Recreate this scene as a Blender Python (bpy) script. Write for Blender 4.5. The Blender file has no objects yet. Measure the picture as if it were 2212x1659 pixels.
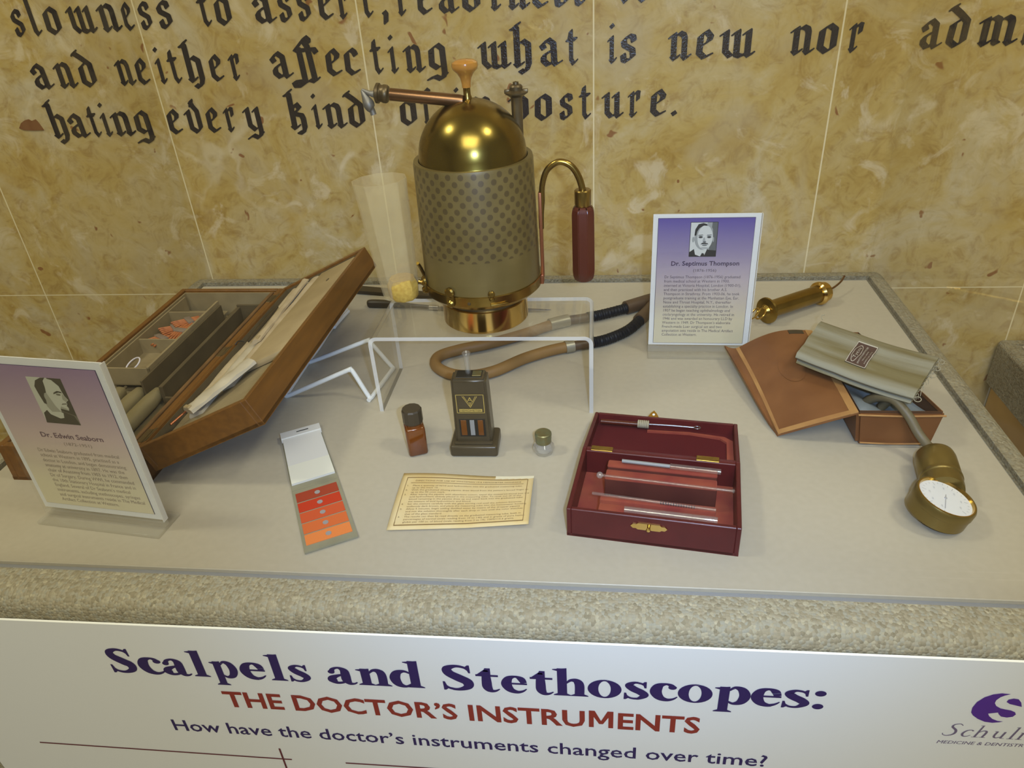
import bpy, bmesh, math, random
from mathutils import Vector, Matrix
from mathutils.geometry import tessellate_polygon
random.seed(7)
SC = bpy.context.scene
COL = SC.collection
PI = math.pi

# ------------------------------------------------------------------ camera
# world: X along the marble wall, Y=0 the wall face, Z=0 the top of the display deck (metres)
camd = bpy.data.cameras.new('camera')
cam = bpy.data.objects.new('camera', camd)
COL.objects.link(cam)
right = Vector((0.99256922, 0.10679753, -0.05831493))
down = Vector((0.00672996, -0.52669174, -0.85002971))
fwd = Vector((-0.12149507, 0.84332087, -0.52349676))
up, back = -down, -fwd
cam.matrix_world = Matrix(((right.x, up.x, back.x, 0.0142), (right.y, up.y, back.y, -1.0406), (right.z, up.z, back.z, 0.4444), (0, 0, 0, 1)))
camd.sensor_width = 36.0
camd.lens = 1596.0 / 2212 * 36
camd.clip_start = 0.02
SC.camera = cam
SC.cycles.transparent_max_bounces = 40

# ------------------------------------------------------------------ world, light, exposure
SC.view_settings.view_transform = 'Standard'
SC.view_settings.look = 'None'
SC.view_settings.gamma = 1.0
SC.view_settings.use_curve_mapping = False
SC.view_settings.exposure = 0.0
wd = bpy.data.worlds.new('room_air'); SC.world = wd; wd.use_nodes = True
wd.node_tree.nodes['Background'].inputs[0].default_value = (1.0, 0.98, 0.78, 1)
wd.node_tree.nodes['Background'].inputs[1].default_value = 0.20

def area(name, loc, target, size, power, color, size_y=None):
    l = bpy.data.lights.new(name, 'AREA'); l.energy = power; l.color = color; l.size = size
    if size_y: l.shape = 'RECTANGLE'; l.size_y = size_y
    o = bpy.data.objects.new(name, l); COL.objects.link(o); o.location = loc
    o.rotation_euler = (Vector(target) - Vector(loc)).to_track_quat('-Z', 'Y').to_euler()
    return o
WARM = (1.0, 0.985, 0.78)
area('ceiling_lamp_left', (-1.20, -0.70, 1.75), (-0.1, -0.3, 0), 0.22, 8.6, WARM)
area('ceiling_lamp_right', (0.95, -0.85, 1.75), (0.1, -0.3, 0), 0.22, 8.0, WARM)
area('ceiling_lamp_room', (0.1, -2.1, 1.78), (0.1, -1.6, 0), 1.2, 38, (1.0, 0.985, 0.82))
# the camera's own flash, beside the lens
fl = bpy.data.lights.new('camera_flash', 'SPOT'); fl.energy = 15.0; fl.color = (0.40, 0.60, 1.0); fl.shadow_soft_size = 0.008
fl.spot_size = math.radians(78); fl.spot_blend = 0.9
flo = bpy.data.objects.new('camera_flash', fl); COL.objects.link(flo)
flo.location = Vector((0.0142, -1.0406, 0.4444)) + right * 0.045 + up * 0.012
flo.rotation_euler = (fwd + right * 0.06 - up * 0.02).to_track_quat('-Z', 'Y').to_euler()

# ------------------------------------------------------------------ materials
def newmat(name):
    m = bpy.data.materials.new(name); m.use_nodes = True
    nt = m.node_tree
    return m, nt, nt.nodes['Principled BSDF']

def mat(name, col, rough=0.5, metal=0.0, spec=0.5, col2=None, scale=20.0, bump=0.0, bscale=None, stretch=None, coat=0.0, trans=0.0, lo=0.35, hi=0.65, ior=None):
    m, nt, b = newmat(name)
    b.inputs['Base Color'].default_value = (*col, 1); b.inputs['Roughness'].default_value = rough
    b.inputs['Metallic'].default_value = metal; b.inputs['Specular IOR Level'].default_value = spec
    b.inputs['Coat Weight'].default_value = coat; b.inputs['Transmission Weight'].default_value = trans
    if ior: b.inputs['IOR'].default_value = ior
    if col2 or bump:
        tc = nt.nodes.new('ShaderNodeTexCoord'); mp = nt.nodes.new('ShaderNodeMapping')
        nt.links.new(tc.outputs['Object'], mp.inputs['Vector'])
        if stretch: mp.inputs['Scale'].default_value = stretch
    if col2:
        n = nt.nodes.new('ShaderNodeTexNoise'); n.inputs['Scale'].default_value = scale; n.inputs['Detail'].default_value = 6
        r = nt.nodes.new('ShaderNodeValToRGB'); r.color_ramp.elements[0].position = lo; r.color_ramp.elements[1].position = hi
        r.color_ramp.elements[0].color = (*col, 1); r.color_ramp.elements[1].color = (*col2, 1)
        nt.links.new(mp.outputs[0], n.inputs['Vector']); nt.links.new(n.outputs['Fac'], r.inputs[0]); nt.links.new(r.outputs[0], b.inputs['Base Color'])
    if bump:
        n2 = nt.nodes.new('ShaderNodeTexNoise'); n2.inputs['Scale'].default_value = bscale or scale; n2.inputs['Detail'].default_value = 4
        bp = nt.nodes.new('ShaderNodeBump'); bp.inputs['Strength'].default_value = bump; bp.inputs['Distance'].default_value = 0.001
        nt.links.new(mp.outputs[0], n2.inputs['Vector']); nt.links.new(n2.outputs['Fac'], bp.inputs['Height']); nt.links.new(bp.outputs[0], b.inputs['Normal'])
    return m

def clear_mat(name, tint=(1, 1, 1), ior=1.49, gloss=1.0, haze=0.0, hazecol=(0.8, 0.8, 0.75)):
    # thin clear sheet: light goes straight through, the surface mirrors by Fresnel
    m = bpy.data.materials.new(name); m.use_nodes = True; nt = m.node_tree; nt.nodes.clear()
    out = nt.nodes.new('ShaderNodeOutputMaterial'); tr = nt.nodes.new('ShaderNodeBsdfTransparent'); gl = nt.nodes.new('ShaderNodeBsdfGlossy')
    mx = nt.nodes.new('ShaderNodeMixShader'); lw = nt.nodes.new('ShaderNodeLayerWeight'); lw.inputs['Blend'].default_value = 0.5
    tr.inputs[0].default_value = (*tint, 1); gl.inputs['Roughness'].default_value = 0.02
    f0 = ((ior - 1) / (ior + 1)) ** 2  # Schlick's Fresnel, the same for both faces of the thin sheet
    pw = nt.nodes.new('ShaderNodeMath'); pw.operation = 'POWER'; pw.inputs[1].default_value = 5.0
    ma = nt.nodes.new('ShaderNodeMath'); ma.operation = 'MULTIPLY_ADD'; ma.inputs[1].default_value = (1 - f0) * gloss; ma.inputs[2].default_value = f0 * gloss
    nt.links.new(lw.outputs['Facing'], pw.inputs[0]); nt.links.new(pw.outputs[0], ma.inputs[0]); nt.links.new(ma.outputs[0], mx.inputs[0])
    nt.links.new(tr.outputs[0], mx.inputs[1]); nt.links.new(gl.outputs[0], mx.inputs[2])
    last = mx
    if haze:
        df = nt.nodes.new('ShaderNodeBsdfDiffuse'); df.inputs[0].default_value = (*hazecol, 1)
        m2 = nt.nodes.new('ShaderNodeMixShader'); m2.inputs[0].default_value = haze
        nt.links.new(mx.outputs[0], m2.inputs[1]); nt.links.new(df.outputs[0], m2.inputs[2]); last = m2
    nt.links.new(last.outputs[0], out.inputs[0])
    return m

def marble_mat():
    m, nt, b = newmat('yellow_marble')
    L = nt.links.new; N = nt.nodes.new
    tc = N('ShaderNodeTexCoord')
    def noise(s, det, dist, off=0.0, rough=0.55):
        mp = N('ShaderNodeMapping'); mp.inputs['Location'].default_value = (off, off * 1.7, off * .3)
        n = N('ShaderNodeTexNoise'); n.inputs['Scale'].default_value = s; n.inputs['Detail'].default_value = det; n.inputs['Distortion'].default_value = dist; n.inputs['Roughness'].default_value = rough
        L(tc.outputs['Object'], mp.inputs[0]); L(mp.outputs[0], n.inputs['Vector']); return n.outputs['Fac']
    def ramp(f, stops):
        r = N('ShaderNodeValToRGB'); e = r.color_ramp.elements
        while len(e) < len(stops): e.new(0.5)
        for el, (p, c) in zip(e, stops): el.position = p; el.color = (*c, 1)
        L(f, r.inputs[0]); return r.outputs[0]
    def mix(fac, a, c, mode='MIX'):
        x = N('ShaderNodeMix'); x.data_type = 'RGBA'; x.blend_type = mode
        if isinstance(fac, float): x.inputs[0].default_value = fac
        else: L(fac, x.inputs[0])
        for s, v in ((6, a), (7, c)):
            if isinstance(v, tuple): x.inputs[s].default_value = (*v, 1)
            else: L(v, x.inputs[s])
        return x.outputs[2]
    base = ramp(noise(7, 10, 1.2, 0, .66), [(0.30, (0.43, 0.28, 0.068)), (0.44, (0.515, 0.372, 0.125)), (0.55, (0.55, 0.428, 0.20)), (0.68, (0.58, 0.49, 0.310))])
    fine = ramp(noise(38, 8, 1.4, 3.1, .7), [(0.33, (0.72, 0.62, 0.50)), (0.50, (1, 1, 1)), (0.70, (1.10, 1.13, 1.22))])
    c = mix(0.8, base, fine, 'MULTIPLY')
    grey = ramp(noise(4.5, 4, 2.0, 7.7), [(0.52, (0, 0, 0)), (0.68, (0.55, 0.55, 0.55))])
    c = mix(grey, c, (0.52, 0.43, 0.27))
    # pale cloudy patches and creamy veins
    pal = ramp(noise(17, 8, 0.9, 5.3, .62), [(0.56, (0, 0, 0)), (0.66, (0.6, 0.6, 0.6))])
    c = mix(pal, c, (0.74, 0.64, 0.45))
    ve = noise(3.2, 3, 1.6, 1.3)
    vr = ramp(ve, [(0.470, (0, 0, 0)), (0.495, (0.42, 0.42, 0.42)), (0.505, (0.42, 0.42, 0.42)), (0.530, (0, 0, 0))])
    vm = ramp(noise(2.0, 2, 0.0, 9.0), [(0.54, (0, 0, 0)), (0.66, (1, 1, 1))])
    vv = mix(1.0, vr, vm, 'MULTIPLY')
    c = mix(vv, c, (0.78, 0.69, 0.50))
    # rusty specks
    sp = ramp(noise(42, 2, 0.5, 2.2, 0.4), [(0.715, (0, 0, 0)), (0.745, (0.85, 0.85, 0.85))])
    c = mix(sp, c, (0.25, 0.085, 0.025))
    # tile joints: vertical every 0.3048 m, horizontal one below deck level
    se = N('ShaderNodeSeparateXYZ'); L(tc.outputs['Object'], se.inputs[0])
    def joint(outp, off, pitch, hw):
        a = N('ShaderNodeMath'); a.operation = 'ADD'; a.inputs[1].default_value = off + pitch / 2 + 20 * pitch; L(outp, a.inputs[0])
        md = N('ShaderNodeMath'); md.operation = 'MODULO'; md.inputs[1].default_value = pitch; L(a.outputs[0], md.inputs[0])
        s = N('ShaderNodeMath'); s.operation = 'SUBTRACT'; s.inputs[1].default_value = pitch / 2; L(md.outputs[0], s.inputs[0])
        ab = N('ShaderNodeMath'); ab.operation = 'ABSOLUTE'; L(s.outputs[0], ab.inputs[0])
        lt = N('ShaderNodeMath'); lt.operation = 'LESS_THAN'; lt.inputs[1].default_value = hw; L(ab.outputs[0], lt.inputs[0]); return lt.outputs[0]
    j1 = joint(se.outputs[0], 0.0, 0.3048, 0.0010)
    j2 = joint(se.outputs[2], 0.0324, 0.6096, 0.0008)
    mxm = N('ShaderNodeMath'); mxm.operation = 'MAXIMUM'; L(j1, mxm.inputs[0]); L(j2, mxm.inputs[1])
    c = mix(mxm.outputs[0], c, (0.80, 0.70, 0.45))
    L(c, b.inputs['Base Color']); b.inputs['Roughness'].default_value = 0.32; b.inputs['Specular IOR Level'].default_value = 0.25
    return m

def carpet_mat():
    m, nt, b = newmat('ribbed_carpet'); L = nt.links.new; N = nt.nodes.new
    tc = N('ShaderNodeTexCoord')
    v = N('ShaderNodeTexVoronoi'); v.inputs['Scale'].default_value = 400; v.inputs['Randomness'].default_value = 0.75
    L(tc.outputs['Object'], v.inputs['Vector'])
    r = N('ShaderNodeValToRGB'); e = r.color_ramp.elements
    st = [(0.0, (0.204, 0.176, 0.116)), (0.25, (0.261, 0.225, 0.148)), (0.5, (0.309, 0.267, 0.180)), (0.7, (0.296, 0.280, 0.216)), (0.88, (0.348, 0.310, 0.212)), (1.0, (0.418, 0.370, 0.256))]
    while len(e) < len(st): e.new(0.5)
    for el, (p, c) in zip(e, st): el.position = p; el.color = (*c, 1)
    sp = N('ShaderNodeSeparateColor'); L(v.outputs['Color'], sp.inputs[0])
    n = N('ShaderNodeTexNoise'); n.inputs['Scale'].default_value = 60; L(tc.outputs['Object'], n.inputs['Vector'])
    a = N('ShaderNodeMath'); a.operation = 'MULTIPLY_ADD'; a.inputs[1].default_value = 0.85; L(sp.outputs[0], a.inputs[0])
    k = N('ShaderNodeMath'); k.operation = 'MULTIPLY'; k.inputs[1].default_value = 0.2; L(n.outputs['Fac'], k.inputs[0]); L(k.outputs[0], a.inputs[2])
    L(a.outputs[0], r.inputs[0]); L(r.outputs[0], b.inputs['Base Color'])
    # ribs of loops
    w = N('ShaderNodeTexWave'); w.wave_type = 'BANDS'; w.bands_direction = 'X'; w.inputs['Scale'].default_value = 86; w.inputs['Distortion'].default_value = 0.6; w.inputs['Detail'].default_value = 1
    L(tc.outputs['Object'], w.inputs['Vector'])
    ad = N('ShaderNodeMath'); ad.operation = 'MULTIPLY_ADD'; ad.inputs[1].default_value = -1.6; L(v.outputs['Distance'], ad.inputs[0]); wk = N('ShaderNodeMath'); wk.operation = 'MULTIPLY'; wk.inputs[1].default_value = 0.45; L(w.outputs['Fac'], wk.inputs[0]); L(wk.outputs[0], ad.inputs[2])
    bp = N('ShaderNodeBump'); bp.inputs['Strength'].default_value = 0.55; bp.inputs['Distance'].default_value = 0.0010
    L(ad.outputs[0], bp.inputs['Height']); L(bp.outputs[0], b.inputs['Normal'])
    b.inputs['Roughness'].default_value = 0.95; b.inputs['Specular IOR Level'].default_value = 0.1
    return m

def sleeve_mat():
    # dull brass sheet pierced by a diagonal lattice of round holes (dark dots)
    m, nt, b = newmat('pierced_brass_sheet'); L = nt.links.new; N = nt.nodes.new
    tc = N('ShaderNodeTexCoord'); se = N('ShaderNodeSeparateXYZ'); L(tc.outputs['Object'], se.inputs[0])
    def M(op, a, c=None, d=None):
        x = N('ShaderNodeMath'); x.operation = op
        for i, v in enumerate((a, c, d)):
            if v is None: continue
            if isinstance(v, (int, float)): x.inputs[i].default_value = v
            else: L(v, x.inputs[i])
        return x.outputs[0]
    ang = M('ARCTAN2', se.outputs[0], M('MULTIPLY', se.outputs[1], -1.0))
    u = M('MULTIPLY', ang, 0.061 / 0.0127); v = M('DIVIDE', se.outputs[2], 0.0127)
    def dist(o):
        a = M('SUBTRACT', M('FRACT', M('ADD', u, 20.25 + o)), 0.5); c = M('SUBTRACT', M('FRACT', M('ADD', v, o)), 0.5)
        return M('SQRT', M('ADD', M('MULTIPLY', a, a), M('MULTIPLY', c, c)))
    d = M('MINIMUM', dist(0.0), dist(0.5))
    inside = M('LESS_THAN', d, 0.225)
    zone = M('MULTIPLY', M('GREATER_THAN', se.outputs[2], 0.083), M('LESS_THAN', se.outputs[2], 0.168))
    f = M('MULTIPLY', M('MULTIPLY', inside, zone), 0.62)
    n = N('ShaderNodeTexNoise'); n.inputs['Scale'].default_value = 26; n.inputs['Detail'].default_value = 5; L(tc.outputs['Object'], n.inputs['Vector'])
    r = N('ShaderNodeValToRGB'); r.color_ramp.elements[0].position = 0.3; r.color_ramp.elements[1].position = 0.7
    r.color_ramp.elements[0].color = (0.128, 0.090, 0.024, 1); r.color_ramp.elements[1].color = (0.180, 0.130, 0.042, 1); L(n.outputs['Fac'], r.inputs[0])
    x = N('ShaderNodeMix'); x.data_type = 'RGBA'; L(f, x.inputs[0]); L(r.outputs[0], x.inputs[6]); x.inputs[7].default_value = (0.05, 0.030, 0.014, 1)
    L(x.outputs[2], b.inputs['Base Color']); b.inputs['Roughness'].default_value = 0.42; b.inputs['Metallic'].default_value = 0.15; b.inputs['Coat Weight'].default_value = 0.15; b.inputs['Coat Roughness'].default_value = 0.12
    return m

def card_mat(name, top, mid, bot, h):
    # printed vertical colour wash of the card
    m, nt, b = newmat(name); L = nt.links.new; N = nt.nodes.new
    tc = N('ShaderNodeTexCoord'); se = N('ShaderNodeSeparateXYZ'); L(tc.outputs['Object'], se.inputs[0])
    d = N('ShaderNodeMath'); d.operation = 'DIVIDE'; d.inputs[1].default_value = h; L(se.outputs[2], d.inputs[0])
    r = N('ShaderNodeValToRGB'); e = r.color_ramp.elements; e.new(0.5); e.new(0.5)
    for el, (p, c) in zip(e, ((0.20, bot), (0.52, mid), (0.72, tuple((a + c2) / 2 for a, c2 in zip(mid, top))), (0.96, top))): el.position = p; el.color = (*c, 1)
    L(d.outputs[0], r.inputs[0]); L(r.outputs[0], b.inputs['Base Color']); b.inputs['Roughness'].default_value = 0.4
    return m

M = {}
M['marble'] = marble_mat(); M['carpet'] = carpet_mat(); M['sleeve'] = sleeve_mat()
M['paint'] = mat('dark_raised_paint', (0.020, 0.014, 0.017), 0.22, spec=0.6, bump=0.5, bscale=420)
M['rust'] = mat('brown_chip', (0.22, 0.09, 0.03), 0.6)
M['deck'] = mat('beige_laminate', (0.465, 0.415, 0.315), 0.42, spec=0.3, col2=(0.485, 0.435, 0.333), scale=160)
M['channel'] = mat('grey_channel', (0.27, 0.27, 0.27), 0.5)
M['clear'] = clear_mat('clear_acrylic', gloss=0.6)
M['clear2'] = clear_mat('clear_acrylic_shelf', tint=(0.975, 0.97, 0.955), gloss=1.0, haze=0.035)
M['clear3'] = clear_mat('clear_sign_holder', tint=(0.985, 0.985, 0.975), gloss=0.7)
M['clear4'] = clear_mat('clear_sign_foot', tint=(0.97, 0.965, 0.94), gloss=1.3, haze=0.10, hazecol=(0.9, 0.9, 0.86))
M['clear_edge'] = clear_mat('polished_acrylic_edge', tint=(0.9, 0.9, 0.88), gloss=1.2, haze=0.55, hazecol=(0.92, 0.91, 0.87))
M['board'] = mat('white_board', (0.80, 0.80, 0.79), 0.35)
M['boardedge'] = mat('foam_board_edge', (0.88, 0.87, 0.8), 0.6)
M['navy'] = mat('navy_print', (0.028, 0.012, 0.098), 0.4)
M['redprint'] = mat('red_print', (0.27, 0.030, 0.019), 0.4)
M['maroonline'] = mat('maroon_print', (0.13, 0.02, 0.03), 0.4)
M['purple'] = mat('purple_print', (0.085, 0.022, 0.26), 0.4)
M['greyprint'] = mat('mauve_grey_print', (0.17, 0.13, 0.22), 0.4)
M['brass'] = mat('aged_brass', (0.27, 0.175, 0.038), 0.26, 1.0, col2=(0.38, 0.26, 0.07), scale=22, bump=0.04, bscale=60)
M['brass_dome'] = mat('tarnished_brass', (0.19, 0.135, 0.026), 0.24, 1.0, col2=(0.27, 0.195, 0.045), scale=9, bump=0.03, bscale=50)
M['brass_bright'] = mat('bright_brass', (0.60, 0.39, 0.10), 0.16, 1.0, col2=(0.70, 0.48, 0.16), scale=14)
M['brass_dark'] = mat('dark_brass', (0.13, 0.095, 0.05), 0.4, 0.8, col2=(0.20, 0.15, 0.08), scale=40, bump=0.2, bscale=90)
M['copper'] = mat('copper_strap', (0.36, 0.13, 0.06), 0.35, 0.8)
M['bronze'] = mat('bronze_tube', (0.24, 0.125, 0.055), 0.3, 0.9, col2=(0.17, 0.09, 0.045), scale=30)
M['knob'] = mat('varnished_boxwood', (0.52, 0.245, 0.040), 0.22, col2=(0.42, 0.175, 0.028), scale=60, stretch=(1, 1, .3), coat=0.5)
M['redwood'] = mat('lacquered_red_wood', (0.095, 0.0165, 0.008), 0.3, col2=(0.07, 0.011, 0.006), scale=40, stretch=(1, 1, .2), coat=0.1)
M['cupglass'] = clear_mat('cloudy_glass', tint=(0.97, 0.95, 0.86), gloss=1.0, haze=0.15, hazecol=(0.90, 0.80, 0.56))
M['cork'] = mat('yellow_cork', (0.62, 0.42, 0.08), 0.8, col2=(0.50, 0.31, 0.05), scale=300)
M['nozzle'] = mat('pewter', (0.30, 0.28, 0.24), 0.5, 0.6, col2=(0.19, 0.175, 0.15), scale=80)
M['wood'] = mat('reddish_brown_wood', (0.135, 0.054, 0.009), 0.42, col2=(0.185, 0.076, 0.012), scale=26, stretch=(5, .5, 5), bump=0.05, bscale=60, coat=0.05)
M['woodedge'] = mat('worn_wood_edge', (0.20, 0.105, 0.04), 0.5, col2=(0.12, 0.06, 0.022), scale=60, stretch=(3, .6, 3))
M['lining'] = mat('olive_beige_lining', (0.30, 0.235, 0.125), 0.85, col2=(0.24, 0.185, 0.095), scale=30)
M['lining_dark'] = mat('dark_olive_lining', (0.115, 0.085, 0.04), 0.85, col2=(0.09, 0.065, 0.03), scale=30)
M['packet'] = mat('aged_paper', (0.53, 0.43, 0.28), 0.8, col2=(0.43, 0.34, 0.21), scale=40, bump=0.3, bscale=70)
M['packet2'] = mat('pale_waxed_paper', (0.58, 0.52, 0.40), 0.5, col2=(0.48, 0.42, 0.31), scale=40, bump=0.3, bscale=70)
M['tan'] = mat('tan_card', (0.42, 0.32, 0.17), 0.7, col2=(0.36, 0.27, 0.14), scale=30)
M['orange'] = mat('orange_gut', (0.52, 0.19, 0.06), 0.6, col2=(0.36, 0.11, 0.035), scale=200, stretch=(1, .1, 1))
M['band'] = mat('grey_brown_band', (0.22, 0.17, 0.13), 0.7)
M['whitewire'] = mat('white_coated_wire', (0.82, 0.84, 0.82), 0.35)
M['loop'] = mat('pale_lilac_thread', (0.72, 0.68, 0.74), 0.5)
M['handle_olive'] = mat('olive_horn_handle', (0.21, 0.17, 0.08), 0.45, col2=(0.30, 0.25, 0.14), scale=30, stretch=(2, .3, 2))
M['steel'] = mat('dull_steel', (0.30, 0.29, 0.31), 0.35, 0.85)
M['steel_bright'] = mat('bright_steel', (0.62, 0.60, 0.58), 0.2, 1.0)
M['blackwood'] = mat('dark_ebony_handle', (0.045, 0.032, 0.018), 0.4)
M['white'] = mat('white_card', (0.80, 0.81, 0.82), 0.4)
M['offwhite'] = mat('white_pad_paper', (0.74, 0.73, 0.69), 0.6)
M['whitestrip'] = mat('ivory_pad_paper', (0.80, 0.79, 0.68), 0.6)
M['greycover'] = mat('grey_green_cover', (0.30, 0.28, 0.19), 0.6, col2=(0.26, 0.245, 0.165), scale=60)
for i, c in enumerate(((0.36, 0.048, 0.020), (0.55, 0.040, 0.012), (0.62, 0.095, 0.030), (0.68, 0.150, 0.040), (0.80, 0.24, 0.062))): M['scale%d' % i] = mat('blood_scale_tint', c, 0.5)
M['holehole'] = mat('grey_disc', (0.33, 0.31, 0.31), 0.6)
M['black'] = mat('black_staple', (0.03, 0.03, 0.03), 0.4)
M['amber'] = mat('amber_glass', (0.23, 0.062, 0.007), 0.08, spec=0.6, col2=(0.15, 0.036, 0.005), scale=30, trans=0.25, coat=0.4)
M['bakelite'] = mat('olive_brown_bakelite', (0.060, 0.044, 0.023), 0.3, spec=0.4, col2=(0.070, 0.052, 0.028), scale=60)
M['cap'] = mat('dark_bakelite_cap', (0.05, 0.037, 0.022), 0.38, bump=0.1, bscale=90)
M['goldleaf'] = mat('gold_print', (0.50, 0.36, 0.09), 0.45)
M['darkslot'] = mat('dark_slot', (0.012, 0.010, 0.008), 0.5)
M['amberwin'] = mat('amber_standard', (0.15, 0.047, 0.007), 0.2)
M['frost'] = mat('frosted_grey_glass', (0.27, 0.27, 0.265), 0.4)
M['tube'] = clear_mat('clear_glass', tint=(0.97, 0.97, 0.95), ior=1.5, gloss=1.5, haze=0.045, hazecol=(0.9, 0.88, 0.85))
M['crystal'] = clear_mat('cut_glass', tint=(0.985, 0.98, 0.96), ior=1.6, gloss=2.2, haze=0.10, hazecol=(0.95, 0.95, 0.93))
M['brasscap'] = mat('greenish_brass_cap', (0.24, 0.19, 0.075), 0.35, 0.7, col2=(0.22, 0.25, 0.15), scale=120)
M['oldpaper'] = mat('yellowed_paper', (0.74, 0.60, 0.33), 0.6, col2=(0.68, 0.50, 0.21), scale=22)
M['tape'] = mat('paper_tape', (0.84, 0.78, 0.58), 0.3)
M['ink'] = mat('brown_ink', (0.22, 0.13, 0.045), 0.6)
M['cardink'] = mat('dark_violet_ink', (0.055, 0.035, 0.085), 0.5)
M['cardink2'] = mat('grey_violet_ink', (0.14, 0.11, 0.14), 0.5)
M['cardink3'] = mat('veiled_plum_ink', (0.20, 0.125, 0.15), 0.5); M['cardink4'] = mat('veiled_brown_ink', (0.34, 0.27, 0.22), 0.5)  # left sign's inks, paled to paint in the reflection veil and blur over them
M['leatherette'] = mat('maroon_leatherette', (0.080, 0.0085, 0.010), 0.36, spec=0.3, col2=(0.100, 0.011, 0.012), scale=40, bump=0.06, bscale=300)
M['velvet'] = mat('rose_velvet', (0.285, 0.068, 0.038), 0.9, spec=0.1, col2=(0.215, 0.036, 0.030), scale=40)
M['velvet_shade'] = mat('shaded_rose_velvet', (0.080, 0.020, 0.016), 0.9, spec=0.1, col2=(0.105, 0.028, 0.020), scale=30)  # shaded copy of the rose velvet, shade put into the colour
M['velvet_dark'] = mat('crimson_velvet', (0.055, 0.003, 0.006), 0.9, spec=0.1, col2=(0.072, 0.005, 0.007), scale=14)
for k_, c_ in (('velvet', (1, .42, .28)), ('velvet_dark', (.9, .2, .2))):
    b_ = M[k_].node_tree.nodes['Principled BSDF']; b_.inputs['Sheen Weight'].default_value = .22; b_.inputs['Sheen Tint'].default_value = (*c_, 1)
M['leather'] = mat('brown_leather', (0.165, 0.064, 0.021), 0.5, spec=0.3, col2=(0.225, 0.094, 0.032), scale=20, bump=0.12, bscale=150)
M['leather2'] = mat('worn_leather_edge', (0.43, 0.23, 0.075), 0.6, col2=(0.35, 0.17, 0.055), scale=40)
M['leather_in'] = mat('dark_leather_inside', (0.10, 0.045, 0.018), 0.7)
M['pouchlining'] = mat('blue_grey_cloth', (0.27, 0.29, 0.28), 0.9, col2=(0.21, 0.23, 0.22), scale=60)
M['cuff'] = mat('grey_green_cotton', (0.30, 0.285, 0.215), 0.85, spec=0.1, col2=(0.205, 0.172, 0.085), scale=36, stretch=(.12, 1, 1), bump=0.5, bscale=240, lo=.42, hi=.6)
M['thread'] = mat('white_thread', (0.348, 0.310, 0.212), 0.8)
M['labelbrown'] = mat('woven_brown_label', (0.085, 0.045, 0.033), 0.8)
M['labelthread'] = mat('silver_thread', (0.52, 0.48, 0.40), 0.7)
M['hose'] = mat('olive_rubber', (0.125, 0.10, 0.052), 0.5, col2=(0.155, 0.125, 0.07), scale=40)
M['gauge'] = mat('olive_brass_gauge', (0.20, 0.140, 0.038), 0.30, 0.7, col2=(0.235, 0.17, 0.05), scale=14)
M['dial'] = mat('white_enamel', (0.74, 0.75, 0.76), 0.3)
M['dialink'] = mat('pale_dial_ink', (0.42, 0.42, 0.43), 0.5)
M['rubber'] = mat('brown_rubber', (0.27, 0.15, 0.045), 0.55, col2=(0.21, 0.115, 0.035), scale=20)
M['rubber_dark'] = mat('dark_brown_rubber', (0.085, 0.05, 0.028), 0.45)
M['blackrubber'] = mat('black_ribbed_rubber', (0.006, 0.007, 0.013), 0.5, spec=0.25)
M['greymetal'] = mat('grey_metal_ferrule', (0.36, 0.34, 0.27), 0.4, 0.6)
M['brownpanel'] = mat('brown_stained_panel', (0.62, 0.36, 0.08), 0.6, col2=(0.52, 0.29, 0.06), scale=12)
M['roomwall'] = mat('cream_wall_paint', (0.62, 0.60, 0.53), 0.9)
M['roomfloor'] = mat('pale_stone_floor', (0.24, 0.23, 0.20), 0.5, col2=(0.20, 0.19, 0.165), scale=4)
M['roomceil'] = mat('white_ceiling', (0.78, 0.76, 0.70), 0.9)
M['ph_l'] = mat('photo_light', (0.66, 0.68, 0.68), 0.5); M['ph_m'] = mat('photo_mid', (0.36, 0.38, 0.39), 0.5)
M['ph_g'] = mat('photo_grey', (0.13, 0.14, 0.15), 0.5); M['ph_d'] = mat('photo_dark', (0.025, 0.025, 0.03), 0.5)
M['sp_l'] = mat('sepia_light', (0.60, 0.60, 0.50), 0.5); M['sp_m'] = mat('sepia_mid', (0.40, 0.39, 0.31), 0.5)
M['sp_g'] = mat('sepia_grey', (0.21, 0.19, 0.14), 0.5); M['sp_d'] = mat('sepia_dark', (0.095, 0.08, 0.055), 0.5)

# ------------------------------------------------------------------ helpers
def link(o, parent=None):
    COL.objects.link(o)
    if parent: o.parent = parent
    return o

def tag(o, label=None, cat=None, group=None, kind=None):
    if label: o['label'] = label
    if cat: o['category'] = cat
    if group: o['group'] = group
    if kind: o['kind'] = kind
    return o

def thing(name, label, cat, loc=(0, 0, 0), rz=0.0, group=None):
    o = bpy.data.objects.new(name, None); o.empty_display_size = 0.01
    link(o); o.location = loc; o.rotation_euler = (0, 0, rz)
    return tag(o, label, cat, group)

def obj(name, bm, m, parent=None, smooth=35, fix=True):
    me = bpy.data.meshes.new(name)
    if fix: bmesh.ops.recalc_face_normals(bm, faces=bm.faces)
    bm.to_mesh(me); bm.free()
    for x in (m if isinstance(m, (list, tuple)) else [m]): me.materials.append(x)
    if smooth:
        for p in me.polygons: p.use_smooth = True
        me.set_sharp_from_angle(angle=math.radians(smooth))
    return link(bpy.data.objects.new(name, me), parent)

def struct(name, bm, m):
    o = obj(name, bm, m); o['kind'] = 'structure'; return o

def BM(): return bmesh.new()

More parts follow.
